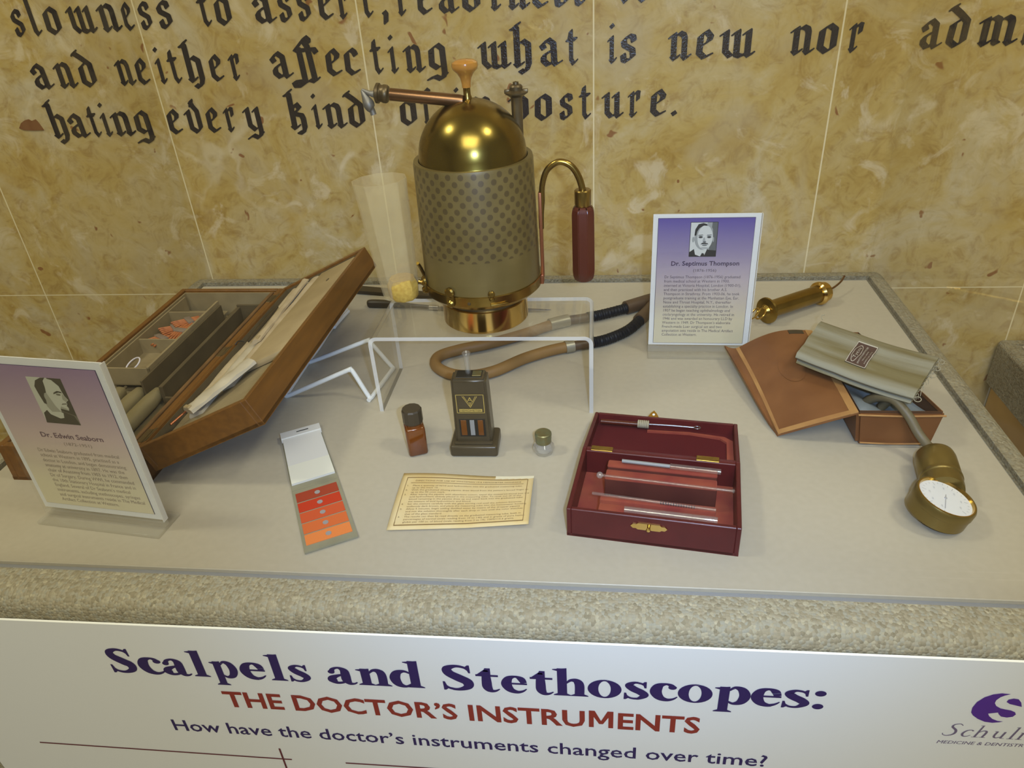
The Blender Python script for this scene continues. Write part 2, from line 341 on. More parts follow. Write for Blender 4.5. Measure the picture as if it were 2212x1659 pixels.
def box(bm, lo, hi, bev=0.0, seg=2, T=None, mi=0):
    t = bmesh.new()
    r = bmesh.ops.create_cube(t, size=1.0)
    for v in t.verts: v.co = Vector([lo[i] + (v.co[i] + .5) * (hi[i] - lo[i]) for i in range(3)])
    if bev: bmesh.ops.bevel(t, geom=list(t.edges), offset=bev, segments=seg, profile=0.5, affect='EDGES')
    merge(bm, t, T, mi)

def merge(bm, t, T=None, mi=None):
    mp = {}
    for v in t.verts: mp[v] = bm.verts.new(T @ v.co if T else v.co)
    for f in t.faces:
        try:
            nf = bm.faces.new([mp[v] for v in f.verts]); nf.material_index = f.material_index if mi is None else mi
        except ValueError: pass
    t.free()

def lathe(bm, prof, n=48, T=None, cap=True, mi=0, nx=None):
    # prof: [(r, z)...]; rotates round local Z
    t = bmesh.new(); rings = []
    for r, z in prof:
        if r < 1e-6: rings.append([t.verts.new((0, 0, z))])
        else: rings.append([t.verts.new((r * math.cos(2 * PI * i / n), r * math.sin(2 * PI * i / n), z)) for i in range(n)])
    for a, b in zip(rings, rings[1:]):
        for i in range(n):
            j = (i + 1) % n
            if len(a) == 1 and len(b) == 1: continue
            if len(a) == 1: t.faces.new((a[0], b[i], b[j]))
            elif len(b) == 1: t.faces.new((a[i], a[j], b[0]))
            else: t.faces.new((a[i], a[j], b[j], b[i]))
    if cap:
        for k in (0, -1):
            if len(rings[k]) > 1: t.faces.new(rings[k])
    for f in t.faces: f.material_index = mi
    merge(bm, t, T)

def smooth_path(pts, k=6):
    P = [Vector(p) for p in pts]; out = []
    for i in range(len(P) - 1):
        p0 = P[max(i - 1, 0)]; p1 = P[i]; p2 = P[i + 1]; p3 = P[min(i + 2, len(P) - 1)]
        for s in range(k):
            t = s / k
            out.append(0.5 * ((2 * p1) + (p2 - p0) * t + (2 * p0 - 5 * p1 + 4 * p2 - p3) * t * t + (3 * p1 - p0 - 3 * p2 + p3) * t ** 3))
    out.append(P[-1]); return out

def tube(bm, pts, r, n=12, k=6, T=None, cap=True, mi=0):
    P = smooth_path(pts, k) if k > 1 else [Vector(p) for p in pts]
    R = r if callable(r) else (lambda s: r)
    t = bmesh.new(); rings = []; side = None
    for i, p in enumerate(P):
        d = (P[min(i + 1, len(P) - 1)] - P[max(i - 1, 0)]).normalized()
        if side is None:
            side = d.cross(Vector((0, 0, 1)))
            if side.length < 1e-3: side = d.cross(Vector((1, 0, 0)))
        side = (side - d * side.dot(d)).normalized(); u2 = d.cross(side); rr = R(i / (len(P) - 1))
        rings.append([t.verts.new(p + (side * math.cos(2 * PI * j / n) + u2 * math.sin(2 * PI * j / n)) * rr) for j in range(n)])
    for a, b in zip(rings, rings[1:]):
        for i in range(n): t.faces.new((a[i], a[(i + 1) % n], b[(i + 1) % n], b[i]))
    if cap: t.faces.new(rings[0]); t.faces.new(rings[-1])
    for f in t.faces: f.material_index = mi
    merge(bm, t, T)

def axis_T(a, b):
    # local Z runs from a to b
    a, b = Vector(a), Vector(b)
    return Matrix.Translation(a) @ (b - a).to_track_quat('Z', 'Y').to_matrix().to_4x4()

def prism(bm, poly, z0, z1, T=None, mi=0):
    t = bmesh.new()
    a = [t.verts.new((x, y, z0)) for x, y in poly]; b = [t.verts.new((x, y, z1)) for x, y in poly]
    n = len(poly); t.faces.new(a); t.faces.new(b)
    for i in range(n): t.faces.new((a[i], a[(i + 1) % n], b[(i + 1) % n], b[i]))
    for f in t.faces: f.material_index = mi
    merge(bm, t, T)

def flat(bm, polys, fmap, mi=0):
    # polygons of a printed or painted mark laid on a surface; fmap(x, y, i) -> 3D
    for i, p in enumerate(polys):
        try:
            f = bm.faces.new([bm.verts.new(fmap(x, y, i)) for x, y in p]); f.material_index = mi
        except ValueError: pass

def hull(pts):
    pts = sorted(set(pts))
    def half(q):
        o = []
        for p in q:
            while len(o) >= 2 and (o[-1][0] - o[-2][0]) * (p[1] - o[-2][1]) - (o[-1][1] - o[-2][1]) * (p[0] - o[-2][0]) <= 1e-12: o.pop()
            o.append(p)
        return o
    a = half(pts); b = half(pts[::-1]); return a[:-1] + b[:-1]

def ell(cx, cy, rx, ry, n=24, a0=0, a1=2 * PI):
    return [(cx + rx * math.cos(a0 + (a1 - a0) * i / n), cy + ry * math.sin(a0 + (a1 - a0) * i / n)) for i in range(n if abs(a1 - a0) > 6.2 else n + 1)]

def ribbon(pts, k=5):
    # variable width stroke -> quads
    P = [Vector(p) for p in pts]; Q = smooth_path(P, k) if k > 1 else P; L = []
    for i, p in enumerate(Q):
        d = Q[min(i + 1, len(Q) - 1)] - Q[max(i - 1, 0)]; d = Vector((d.x, d.y)); d.normalize(); w = max(p.z, .01) / 2
        L.append(((p.x - d.y * w, p.y + d.x * w), (p.x + d.y * w, p.y - d.x * w)))
    return [[L[i][0], L[i][1], L[i + 1][1], L[i + 1][0]] for i in range(len(L) - 1)]

def text_mesh(s, size, offset=0.0, align='LEFT', shear=0.0, spacing=1.0, line=1.0):
    c = bpy.data.curves.new('lettering_source', 'FONT'); c.body = s; c.size = size; c.offset = offset; c.align_x = align; c.shear = shear
    c.space_character = spacing; c.space_line = line; c.resolution_u = 2; c.fill_mode = 'FRONT'
    o = bpy.data.objects.new('lettering_source', c); COL.objects.link(o)
    dg = bpy.context.evaluated_depsgraph_get(); me = bpy.data.meshes.new_from_object(o.evaluated_get(dg))
    vs = [(v.co.x, v.co.y) for v in me.vertices]; fs = [tuple(p.vertices) for p in me.polygons]
    bpy.data.objects.remove(o); bpy.data.curves.remove(c); bpy.data.meshes.remove(me)
    return vs, fs

def put_text(bm, s, fmap, x0=0, y0=0, width=None, height=None, size=1.0, mi=0, jit=False, **kw):
    # height = wanted cap height, width = wanted total width (sx, sy fitted separately)
    vs, fs = text_mesh(s, 1.0, **kw)
    if not vs: return
    xs = [v[0] for v in vs]; xmin, xmax = min(xs), max(xs)
    sy = height / 0.729 if height else size
    sx = width / (xmax - xmin) if width else sy
    ox = xmin if width else 0
    if jit:  # fat letters: every face a hair above the last, so overlapping strokes never coincide
        for k, f in enumerate(fs): bm.faces.new([bm.verts.new(fmap(x0 + (vs[i][0] - ox) * sx, y0 + vs[i][1] * sy, k * 3)) for i in f])
        return
    nv = [bm.verts.new(fmap(x0 + (x - ox) * sx, y0 + y * sy, 0)) for x, y in vs]
    for f in fs:
        try: g = bm.faces.new([nv[i] for i in f]); g.material_index = mi
        except ValueError: pass

# ------------------------------------------------------------------ blackletter strokes (x-height 1)
def nibstroke(pts, tk=0.182, hl=0.050, ang=38):
    a = math.radians(ang); dx, dy = math.cos(a) * tk / 2 / math.cos(a), math.sin(a) * tk / 2; nx, ny = -math.sin(a) * hl / 2, math.cos(a) * hl / 2
    N = [(s * dx + t * nx, s * dy + t * ny) for s in (-1, 1) for t in (-1, 1)]
    return [hull([(p[0] + n[0], p[1] + n[1]) for p in (a1, b1) for n in N]) for a1, b1 in zip(pts, pts[1:])]

def minim(x): return [[(x - .13, .80), (x, .90), (x, .12)], [(x - .05, .16), (x + .06, .05), (x + .17, .15)]]
GL = {
 'i': (.34, minim(.15) + [[(.12, 1.30), (.19, 1.24)]]),
 'n': (.80, minim(.15) + [[(.15, .78), (.34, .93), (.50, .86), (.54, .74), (.54, .12)], [(.50, .16), (.60, .05), (.72, .15)]]),
 'm': (1.16, minim(.15) + [[(.15, .78), (.34, .93), (.48, .86), (.50, .12), (.58, .08)], [(.50, .78), (.70, .93), (.84, .86), (.88, .74), (.88, .12)], [(.84, .16), (.95, .05), (1.07, .15)]]),
 'u': (.78, [[(.02, .80), (.15, .90), (.15, .22), (.30, .06), (.52, .16)], [(.42, .80), (.54, .90), (.54, .12)], [(.50, .16), (.60, .05), (.72, .15)]]),
 'w': (1.10, [[(.02, .80), (.15, .90), (.15, .24), (.32, .06), (.50, .16)], [(.40, .80), (.52, .90), (.52, .10)], [(.52, .10), (.66, .05), (.86, .14)], [(.76, .80), (.88, .90), (.88, .14)], [(.82, .16), (.94, .05), (1.04, .14)]]),
 'o': (.66, [[(.16, .78), (.14, .22), (.34, .06)], [(.16, .78), (.36, .94), (.54, .80), (.54, .22), (.34, .06)]]),
 'e': (.58, [[(.16, .78), (.14, .22), (.30, .06), (.50, .15)], [(.16, .78), (.34, .94), (.48, .76), (.44, .62), (.18, .44)]]),
 'c': (.56, [[(.16, .78), (.14, .22), (.30, .06), (.50, .15)], [(.16, .78), (.34, .92), (.44, .84), (.48, .72)]]),
 'a': (.76, [[(.10, .74), (.30, .93), (.48, .78), (.50, .14)], [(.10, .74), (.16, .62)], [(.48, .56), (.24, .46), (.14, .34), (.14, .20), (.28, .06), (.48, .14)], [(.46, .18), (.56, .05), (.70, .14)]]),
 's': (.54, [[(.46, .74), (.44, .88), (.28, .92), (.12, .76), (.14, .60), (.42, .44), (.44, .22), (.24, .06), (.12, .10), (.10, .28)]]),
 't': (.46, [[(.16, 1.18), (.16, .20), (.28, .05), (.42, .16)], [(.16, 1.18), (.10, .98)], [(-.02, .88), (.40, .90)]]),
 'l': (.40, [[(.04, 1.40), (.16, 1.46), (.16, .18), (.24, .05), (.38, .15)]]),
 'r': (.56, minim(.15) + [[(.15, .76), (.34, .92), (.48, .90)], [(.46, .90), (.44, .66)]]),
 'd': (.66, [[(.16, .76), (.14, .22), (.34, .06)], [(.16, .76), (.40, .94)], [(.06, 1.30), (.30, 1.10), (.54, .86), (.54, .22), (.34, .06)], [(.02, 1.24), (.14, 1.36)]]),
 'h': (.74, [[(.02, 1.36), (.16, 1.36), (.16, .12)], [(.06, 1.36), (.24, 1.52)], [(.10, .16), (.20, .05), (.32, .15)], [(.16, .78), (.36, .93), (.54, .80), (.54, .10), (.46, -.10), (.36, -.18), (.26, -.10)]]),
 'k': (.74, [[(.02, 1.36), (.16, 1.36), (.16, .12)], [(.06, 1.36), (.24, 1.52)], [(.10, .16), (.20, .05), (.32, .15)], [(.16, .78), (.36, 1.0), (.46, .84), (.20, .60)], [(.24, .62), (.50, .56), (.54, .42), (.54, .06), (.44, -.14), (.30, -.10)]]),
 'g': (.68, [[(.16, .78), (.14, .26), (.34, .12), (.50, .22)], [(.16, .78), (.38, .94), (.54, .80), (.56, -.04), (.50, -.24)], [(.60, -.10), (.42, -.28), (.22, -.18), (.00, -.26)]]),
 'y': (.72, [[(.02, .80), (.15, .90), (.15, .24), (.34, .06), (.52, .18)], [(.42, .80), (.54, .90), (.56, -.02), (.50, -.20)], [(.60, -.08), (.40, -.26), (.20, -.16), (.00, -.26)]]),
 'v': (.70, [[(.02, .80), (.15, .90), (.15, .22), (.36, .06)], [(.34, 1.24), (.42, 1.06), (.54, .88), (.54, .22), (.36, .06)], [(.34, 1.10), (.40, 1.30)]]),
 'p': (.72, [[(.04, .82), (.18, .92), (.18, -.36)], [(.18, .80), (.38, .94), (.56, .78), (.56, .24), (.38, .06), (.20, .16)]]),
 'f': (.46, [[(.18, .12), (.18, 1.05), (.30, 1.34), (.44, 1.26)], [(.00, .88), (.42, .90)], [(.12, .16), (.22, .05), (.34, .15)]]),
 '\ufb00': (.80, [[(.06, 1.02), (.16, 1.02), (.20, -.20), (.06, -.30), (-.18, -.30), (-.22, -.16), (-.02, -.14), (.24, -.18)], [(.04, 1.02), (.46, 1.44), (.56, 1.34), (.54, 1.22)], [(.38, 1.30), (.48, 1.10), (.56, -.12)], [(.20, -.20), (.40, -.10), (.56, -.16), (.68, -.06)], [(.10, .98), (.70, 1.00), (.76, .88)]]),
 ',': (.24, [[(.08, .16), (.14, .08), (.10, -.20)]]),
 '.': (.22, [[(.08, .14), (.14, .06)]]),
}
ROW1 = [('s', -0.7901, -0.7752), ('l', -0.7626, -0.7513), ('o', -0.742, -0.722), ('w', -0.7064, -0.6712), ('n', -0.6623, -0.6342), ('e', -0.627, -0.616), ('s', -0.604, -0.5889), ('s', -0.5774, -0.5598), ('t', -0.5184, -0.506), ('o', -0.4959, -0.477), ('a', -0.4426, -0.4151), ('s', -0.4087, -0.3926), ('s', -0.3828, -0.3669), ('e', -0.3539, -0.3372), ('r', -0.3285, -0.3159), ('t', -0.2968, -0.2851), (',', -0.2717, -0.2639), ('r', -0.2508, -0.2368), ('e', -0.2228, -0.2059), ('a', -0.196, -0.1716), ('d', -0.1646, -0.1442), ('i', -0.1314, -0.1171), ('n', -0.108, -0.0812), ('e', -0.0752, -0.0574), ('s', -0.0478, -0.0301), ('s', -0.0228, -0.0074), ('t', 0.0325, 0.0412), ('o', 0.0527, 0.0699), ('a', 0.1199, 0.1368), ('d', 0.141, 0.1565)]
ROW2 = [('a', -0.7908, -0.7617), ('n', -0.7539, -0.726), ('d', -0.7182, -0.695), ('n', -0.6614, -0.6376), ('e', -0.6319, -0.6161), ('i', -0.6011, -0.5907), ('t', -0.5815, -0.5702), ('h', -0.5588, -0.5355), ('e', -0.5231, -0.5068), ('r', -0.4926, -0.4823), ('a', -0.4349, -0.4073), ('\ufb00', -0.3994, -0.3679), ('e', -0.3571, -0.3381), ('c', -0.3314, -0.3126), ('t', -0.294, -0.2818), ('i', -0.2705, -0.26), ('n', -0.2494, -0.2237), ('g', -0.2165, -0.1942), ('w', -0.1482, -0.1099), ('h', -0.1045, -0.0812), ('a', -0.0682, -0.0413), ('t', -0.0336, -0.0222), ('i', 0.018, 0.0293), ('s', 0.0353, 0.0533), ('n', 0.0956, 0.1222), ('e', 0.1287, 0.1521), ('w', 0.16, 0.1999), ('n', 0.2448, 0.2726), ('o', 0.2774, 0.2993), ('r', 0.3144, 0.3277), ('a', 0.3988, 0.4228), ('d', 0.4285, 0.4515), ('m', 0.4652, 0.5074), ('i', 0.5142, 0.5235)]
ROW3 = [('h', -0.7898, -0.7672), ('a', -0.7619, -0.732), ('t', -0.7277, -0.7166), ('i', -0.7094, -0.6973), ('n', -0.6926, -0.6623), ('g', -0.6593, -0.6337), ('e', -0.6067, -0.5887), ('v', -0.5796, -0.5581), ('e', -0.5476, -0.5306), ('r', -0.5207, -0.5065), ('y', -0.4915, -0.4686), ('k', -0.4258, -0.4016), ('i', -0.3906, -0.3794), ('n', -0.3732, -0.3441), ('d', -0.3388, -0.3167), ('o', -0.2652, -0.2427), ('f', -0.2343, -0.2211), ('i', -0.1881, -0.1799), ('m', -0.1734, -0.1343), ('p', -0.1141, -0.0884), ('o', -0.0787, -0.0564), ('s', -0.0445, -0.0286), ('t', -0.0175, -0.0057), ('u', 0.0123, 0.0381), ('r', 0.0467, 0.0599), ('e', 0.0761, 0.0945), ('.', 0.1022, 0.1099)]
XH = 0.0345

# ------------------------------------------------------------------ setting
b = BM(); box(b, (-2.6, 0.0, -0.90), (2.6, 0.06, 1.9)); wall = struct('wall_back', b, M['marble'])
b = BM(); cnt = 0
for row, z0 in ((ROW1, .3575), (ROW2, .2888), (ROW3, .2205)):
    for ch, xa, xb in row:
        w, strokes = GL[ch]
        allp = [p for s in strokes for q in nibstroke(s) for p in q]
        inner = [p for p in allp if -0.02 < p[1] < 1.0] or allp
        g0, g1 = min(p[0] for p in inner), max(p[0] for p in inner)
        tgt = (xb - xa); sx = min(max(tgt * 1.16 / (g1 - g0), XH * .74), XH * 1.12)
        mid = (xa + xb) / 2; ox = mid - (g0 + g1) / 2 * sx
        for s in strokes:
            for q in nibstroke(s):
                cnt += 1
                t = bmesh.new(); yy = -0.0006 - (cnt % 37) * 4e-6
                fa = t.faces.new([t.verts.new((ox + x * sx, yy, z0 + y * XH)) for x, y in q])
                merge(b, t)
ins = obj('inscription', b, M['paint'], wall, smooth=0); ins['label'] = 'dark blackletter inscription'
b = BM(); prism(b, [(-.842, .2370), (-.836, .2440), (-.828, .2480), (-.822, .2490), (-.818, .2465), (-.811, .2485), (-.808, .2440), (-.804, .2330), (-.818, .2330), (-.835, .2340)], -.0002, .0012, Matrix.Rotation(PI / 2, 4, 'X'))
o = obj('chip', b, M['rust'], wall); o['label'] = 'small brown chipped patch'
b = BM(); box(b, (-2.6, -3.2, -0.96), (2.6, 0.0, -0.90)); struct('floor', b, M['roomfloor'])
b = BM(); box(b, (-2.6, -3.2, 1.90), (2.6, 0.06, 1.96)); struct('ceiling', b, M['roomceil'])
b = BM(); box(b, (-2.6, -3.26, -0.90), (2.6, -3.2, 1.9)); struct('wall_front', b, M['roomwall'])
b = BM(); box(b, (-2.66, -3.2, -0.90), (-2.6, 0.0, 1.9)); struct('wall_left', b, M['roomwall'])
b = BM(); box(b, (2.6, -3.2, -0.90), (2.66, 0.0, 1.9)); struct('wall_right', b, M['roomwall'])

# ------------------------------------------------------------------ carpeted plinth with its deck
XL, XR, YF, YB = -0.6025, 0.3784, -0.6240, -0.0440
pl = thing('display_plinth', 'carpet-covered display plinth with a beige deck against the marble wall', 'plinth', (-.13, -.334, -.9))
def plinth_body(lo, hi, rim, zt, zdeep, parent, m, bev=0.016, front=None):
    t = bmesh.new(); bmesh.ops.create_cube(t, size=1.0)
    for v in t.verts: v.co = Vector([lo[i] + (v.co[i] + .5) * (hi[i] - lo[i]) for i in range(3)])
    top = [f for f in t.faces if f.normal.z > .9]
    ed = [e for e in t.edges if sum(abs(v.co.z - hi[2]) < 1e-6 for v in e.verts) == 2]
    sd = [e for e in t.edges if abs(e.verts[0].co.z - e.verts[1].co.z) > .05]
    bmesh.ops.bevel(t, geom=ed + sd, offset=bev, segments=5, profile=.5, affect='EDGES')
    top = max((f for f in t.faces if f.normal.z > .99), key=lambda f: f.calc_area())
    r = bmesh.ops.inset_individual(t, faces=[top], thickness=rim - bev)
    if front is not None:
        for v in top.verts:
            if v.co.y < (lo[1] + hi[1]) / 2: v.co.y = front
    r2 = bmesh.ops.extrude_discrete_faces(t, faces=[top])
    for v in r2['faces'][0].verts: v.co.z -= zdeep
    off = Vector(pl_loc)
    for v in t.verts: v.co -= off
    return obj('carpet_cover', t, m, parent)
pl_loc = (-.13, -.334, -.9)
plinth_body((-.6360, -.6660, -.90), (.4119, -.0030, -.0002), .0300, 0, .0063, pl, M['carpet'], front=-.6312)
b = BM(); box(b, (XL - pl_loc[0], YF - pl_loc[1], .8945), (XR - pl_loc[0], YB - pl_loc[1], .9), .0006, 1)
obj('deck_panel', b, M['deck'], pl)
b = BM()
x0, x1, y0, y1 = -.6056, .3815, -.6310, -.0335
for lo, hi in (((x0, y0), (x1, YF - .0002)), ((x0, YB + .0002), (x1, y1)), ((x0, YF), (XL - .0002, YB)), ((XR + .0002, YF), (x1, YB))):
    box(b, (lo[0] - pl_loc[0], lo[1] - pl_loc[1], .8938), (hi[0] - pl_loc[0], hi[1] - pl_loc[1], .8962))
obj('edge_channel', b, M['channel'], pl)

# acrylic cover standing in the channel
HB = 0.62
bo = thing('acrylic_cover', 'clear acrylic display cover standing on the carpeted plinth over the exhibits', 'display cover', (-.13, -.334, -.0036))
def pane(name, lo, hi):
    b = BM(); box(b, [lo[i] - (-.13, -.334, -.0036)[i] for i in range(3)], [hi[i] - (-.13, -.334, -.0036)[i] for i in range(3)])
    obj(name, b, M['clear'], bo, smooth=0)
z0 = -.0034
pane('front_pane', (x0 + .001, y0 + .0008, z0), (x1 - .0008, y0 + .0046, HB)); pane('back_pane', (x0 + .001, y1 - .0052, z0), (x1 - .0008, y1 - .0012, HB))
pane('side_pane', (x0 + .0008, y0 + .0053, z0), (x0 + .0026, y1 - .0053, HB)); pane('side_pane', (x1 - .0026, y0 + .0053, z0), (x1 - .0008, y1 - .0053, HB))
pane('top_pane', (x0 + .001, y0 + .0012, HB + .0001), (x1 - .0008, y1 - .0012, HB + .0041))

# neighbouring plinth at the right
p2 = thing('display_plinth', 'second carpeted plinth at the right edge of the view, lower, with a brown body', 'plinth', (1.05, -.40, -.9))
pl_loc = (1.05, -.40, -.9)
plinth_body((.595, -.80, -.185), (1.50, -.0040, -.1136), .022, 0, .003, p2, M['carpet'], .008)
b = BM(); box(b, (.606 - 1.05, -.79 + .40, 0), (1.49 - 1.05, -.010 + .40, .714)); obj('plinth_body', b, M['brownpanel'], p2)
b = BM(); box(b, (.6185 - 1.05, -.77 + .40, .7832), (1.478 - 1.05, -.028 + .40, .7858)); obj('deck_panel', b, M['deck'], p2)

# ------------------------------------------------------------------ title board on the plinth front
BO = Vector((-.5862, -.6675, -.0226)); bs = .0116
bd = thing('exhibit_sign', 'large white sign board with the exhibit title on the plinth front', 'sign', BO)
bd.rotation_euler = (0, -bs, 0)
b = BM(); box(b, (0, -.002, -.62), (1.16, 0, 0)); 
for f in b.faces: f.material_index = 1 if f.calc_center_median().z > -.0001 else 0
obj('board', b, [M['board'], M['boardedge']], bd, smooth=0)
ca, sa = math.cos(bs), math.sin(bs)
def bmap(X, Z, i=0, lift=.0003):  # board-plane point measured in world X, Z -> board local
    dx, dz = X - BO.x, Z - BO.z
    return Vector((dx * ca + dz * sa, -.002 - lift - (i % 29) * 5e-6, dz * ca - dx * sa))
W_, H_ = .30, .10
def stem(x, y0, y1, w=W_, foot=True, flag=False, sl=.02):
    P = [[(x, y0), (x + w, y0), (x + w, y1), (x, y1)]]
    if foot: P.append([(x - .13, y0), (x + w + .13, y0), (x + w + .12, y0 + .05), (x + w, y0 + .13), (x, y0 + .13), (x - .12, y0 + .05)])
    if flag: P.append([(x - .15, y1 - .10), (x - .14, y1 - .06), (x + w, y1 + .02), (x + w, y1 - .20), (x, y1 - .16)])
    return P
def ring(cx, cy, rx, ry, ix, iy, n=28, dx=0.0):
    o = ell(cx, cy, rx, ry, n); q = ell(cx + dx, cy, ix, iy, n)
    return [[o[i], o[(i + 1) % n], q[(i + 1) % n], q[i]] for i in range(n)]
SG = {
 'S': (1.08, ribbon([(.93, 1.18, .08), (.80, 1.34, .12), (.52, 1.40, .16), (.26, 1.25, .30), (.30, .98, .36), (.60, .72, .40), (.86, .50, .38), (.86, .22, .30), (.56, .05, .16), (.26, .10, .12), (.12, .28, .06)]) + [[(.98, 1.47), (.91, 1.47), (.84, 1.38), (.93, 1.02), (.99, 1.02)], [(.06, -.02), (.13, -.02), (.22, .08), (.12, .48), (.05, .48)]]),
 's': (.80, ribbon([(.68, .80, .07), (.56, .92, .10), (.36, .95, .13), (.22, .80, .26), (.34, .60, .30), (.56, .42, .30), (.66, .24, .26), (.48, .05, .13), (.26, .06, .10), (.12, .22, .06)]) + [[(.72, 1.02), (.66, 1.02), (.60, .94), (.66, .66), (.72, .66)], [(.06, -.02), (.12, -.02), (.20, .06), (.13, .36), (.07, .36)]]),
 'c': (.84, ribbon([(.64, .80, .20), (.60, .90, .16), (.46, .96, .12), (.26, .84, .28), (.19, .50, .34), (.30, .18, .28), (.50, .06, .18), (.68, .12, .10), (.80, .26, .04)]) + [ell(.65, .78, .12, .12, 14)]),
 'e': (.88, ribbon([(.74, .60, .20), (.66, .84, .24), (.48, .96, .12), (.27, .84, .26), (.19, .50, .34), (.30, .18, .28), (.52, .06, .18), (.70, .13, .10), (.82, .27, .04)]) + [[(.20, .50), (.84, .50), (.84, .60), (.20, .60)]]),
 'o': (.98, ring(.49, .5, .49, .53, .18, .45)),
 'a': (.96, ribbon([(.20, .70, .20), (.26, .88, .14), (.44, .96, .12), (.60, .82, .26), (.62, .55, .30), (.62, .25, .30), (.70, .06, .20), (.84, .05, .10), (.94, .14, .05)]) + ribbon([(.62, .58, .10), (.38, .50, .14), (.19, .36, .26), (.18, .20, .30), (.30, .06, .16), (.50, .10, .12), (.62, .24, .10)]) + [ell(.19, .70, .11, .11, 14)]),
 'l': (.58, stem(.14, 0, 1.56, flag=True)),
 'n': (1.16, stem(.14, 0, .98, flag=True) + ribbon([(.42, .72, .06), (.56, .90, .14), (.74, .88, .26), (.83, .66, .30), (.83, .10, .30)]) + stem(.68, 0, .3)),
 'h': (1.16, stem(.14, 0, 1.56, flag=True) + ribbon([(.42, .72, .06), (.56, .90, .14), (.74, .88, .26), (.83, .66, .30), (.83, .10, .30)]) + stem(.68, 0, .3)),
 'p': (1.10, stem(.14, -.46, .98, flag=True) + ribbon([(.42, .78, .08), (.58, .95, .14), (.80, .84, .28), (.90, .50, .34), (.80, .16, .28), (.58, .05, .14), (.42, .16, .08)])),
 'd': (1.14, stem(.66, 0, 1.56, flag=True) + ribbon([(.68, .84, .08), (.50, .95, .14), (.28, .84, .28), (.19, .50, .34), (.28, .16, .28), (.50, .05, .14), (.68, .20, .08)])),
 't': (.76, ribbon([(.34, 1.36, .05), (.34, 1.0, .24), (.34, .6, .30), (.35, .26, .30), (.44, .07, .22), (.58, .06, .12), (.72, .18, .04)]) + [[(.02, .88), (.70, .88), (.70, .99), (.02, .99)], [(.05, .97), (.36, 1.36), (.48, 1.36), (.48, .97)]]),
 ':': (.36, [ell(.18, .13, .155, .155), ell(.18, .86, .155, .155)]),
}
TITLE = [('S', -0.402, -0.3802), ('c', -0.376, -0.3543), ('a', -0.3545, -0.3309), ('l', -0.328, -0.3147), ('p', -0.31, -0.2884), ('e', -0.2844, -0.264), ('l', -0.2592, -0.2458), ('s', -0.2417, -0.2252), ('a', -0.2089, -0.1852), ('n', -0.1832, -0.1562), ('d', -0.1554, -0.1286), ('S', -0.1114, -0.0876), ('t', -0.0838, -0.0665), ('e', -0.0637, -0.0446), ('t', -0.0403, -0.0233), ('h', -0.0224, 0.0040), ('o', 0.0051, 0.0298), ('s', 0.0333, 0.0509), ('c', 0.0533, 0.0732), ('o', 0.0747, 0.0992), ('p', 0.1021, 0.1277), ('e', 0.1295, 0.1502), ('s', 0.153, 0.1715), (':', 0.1747, 0.183)]
b = BM(); cnt = 0
for ch, xa, xb in TITLE:
    w, polys = SG[ch]; allx = [p[0] for q in polys for p in q]; g0, g1 = min(allx), max(allx); ex = .0009 if ch != ':' else 0; xa, xb = xa - ex, xb + ex; sx = (xb - xa) / (g1 - g0)
    for q in polys:
        cnt += 1
        flat(b, [q], lambda x, y, i: bmap(xa + (x - g0) * sx, -.0779 + .0085 * (xa + (x - g0) * sx) + y * .0213, cnt))
o = obj('title_lettering', b, M['navy'], bd, smooth=0); o['label'] = 'bold navy title lettering'
b = BM()
full, pre, pm = "THE DOCTOR\u2019S INSTRUMENTS", "THE DOCTOR\u2019S INSTRU", "THE DOCTOR\u2019S INSTRUM"
def tb(q, **kw): v_ = [p[0] for p in text_mesh(q, 1.0, **kw)[0]]; return min(v_), max(v_)
f0_, f1_ = tb(full); kx_ = .4042 / (f1_ - f0_); sub = lambda x, y, i: bmap(x, -.1174 + .0085 * x + y, i); hs = .0214
X_ = lambda v: -.3105 + (v - f0_) * kx_
put_text(b, pre, sub, X_(tb(pre)[0]), 0, (tb(pre)[1] - tb(pre)[0]) * kx_, hs, jit=True, offset=.024)
m0, m1 = X_(tb(pm)[1] - (tb('M')[1] - tb('M')[0])) - .0006, X_(tb(pm)[1]) + .0006
for k, q in enumerate(([(0, 0), (.20, 0), (.20, 1), (0, 1)], [(.80, 0), (1, 0), (1, 1), (.80, 1)], [(0, 1), (.24, 1), (.58, .22), (.42, .22)], [(.76, 1), (1, 1), (.58, .22), (.42, .22)])): flat(b, [[(m0 + x * (m1 - m0), y * hs * 1.02) for x, y in q]], lambda x, y, i: sub(x, y, k * 4))
e0_, e1_ = tb('ENTS'); put_text(b, 'ENTS', sub, X_(f1_) - (e1_ - e0_) * kx_, 0, (e1_ - e0_) * kx_, hs, jit=True, offset=.024)
o = obj('subtitle_lettering', b, M['redprint'], bd, smooth=0); o['label'] = 'brick red capital lettering'
b = BM(); put_text(b, "How have the doctor\u2019s instruments changed over time?", lambda x, y, i: bmap(x, -.1577 + .0088 * x + y, i), -.3718, 0, .5222, .0164, jit=True, offset=.009)
o = obj('question_lettering', b, M['navy'], bd, smooth=0)
def board_line(pts, w, i):
    b = BM(); (xa, za), (xb, zb) = pts
    n = Vector((-(zb - za), xb - xa)).normalized() * w / 2
    flat(b, [[(xa + n.x, za + n.y), (xb + n.x, zb + n.y), (xb - n.x, zb - n.y), (xa - n.x, za - n.y)]], lambda x, y, k: bmap(x, y, i * 3))
    obj('ruled_line', b, M['maroonline'], bd, smooth=0)
board_line(((-.5229, -.1968), (-.2680, -.1954)), .0018, 1); board_line(((-.2763, -.1790), (-.2766, -.2600)), .0018, 2); board_line(((-.2164, -.1947), (.05, -.1905)), .0018, 3)
b = BM()
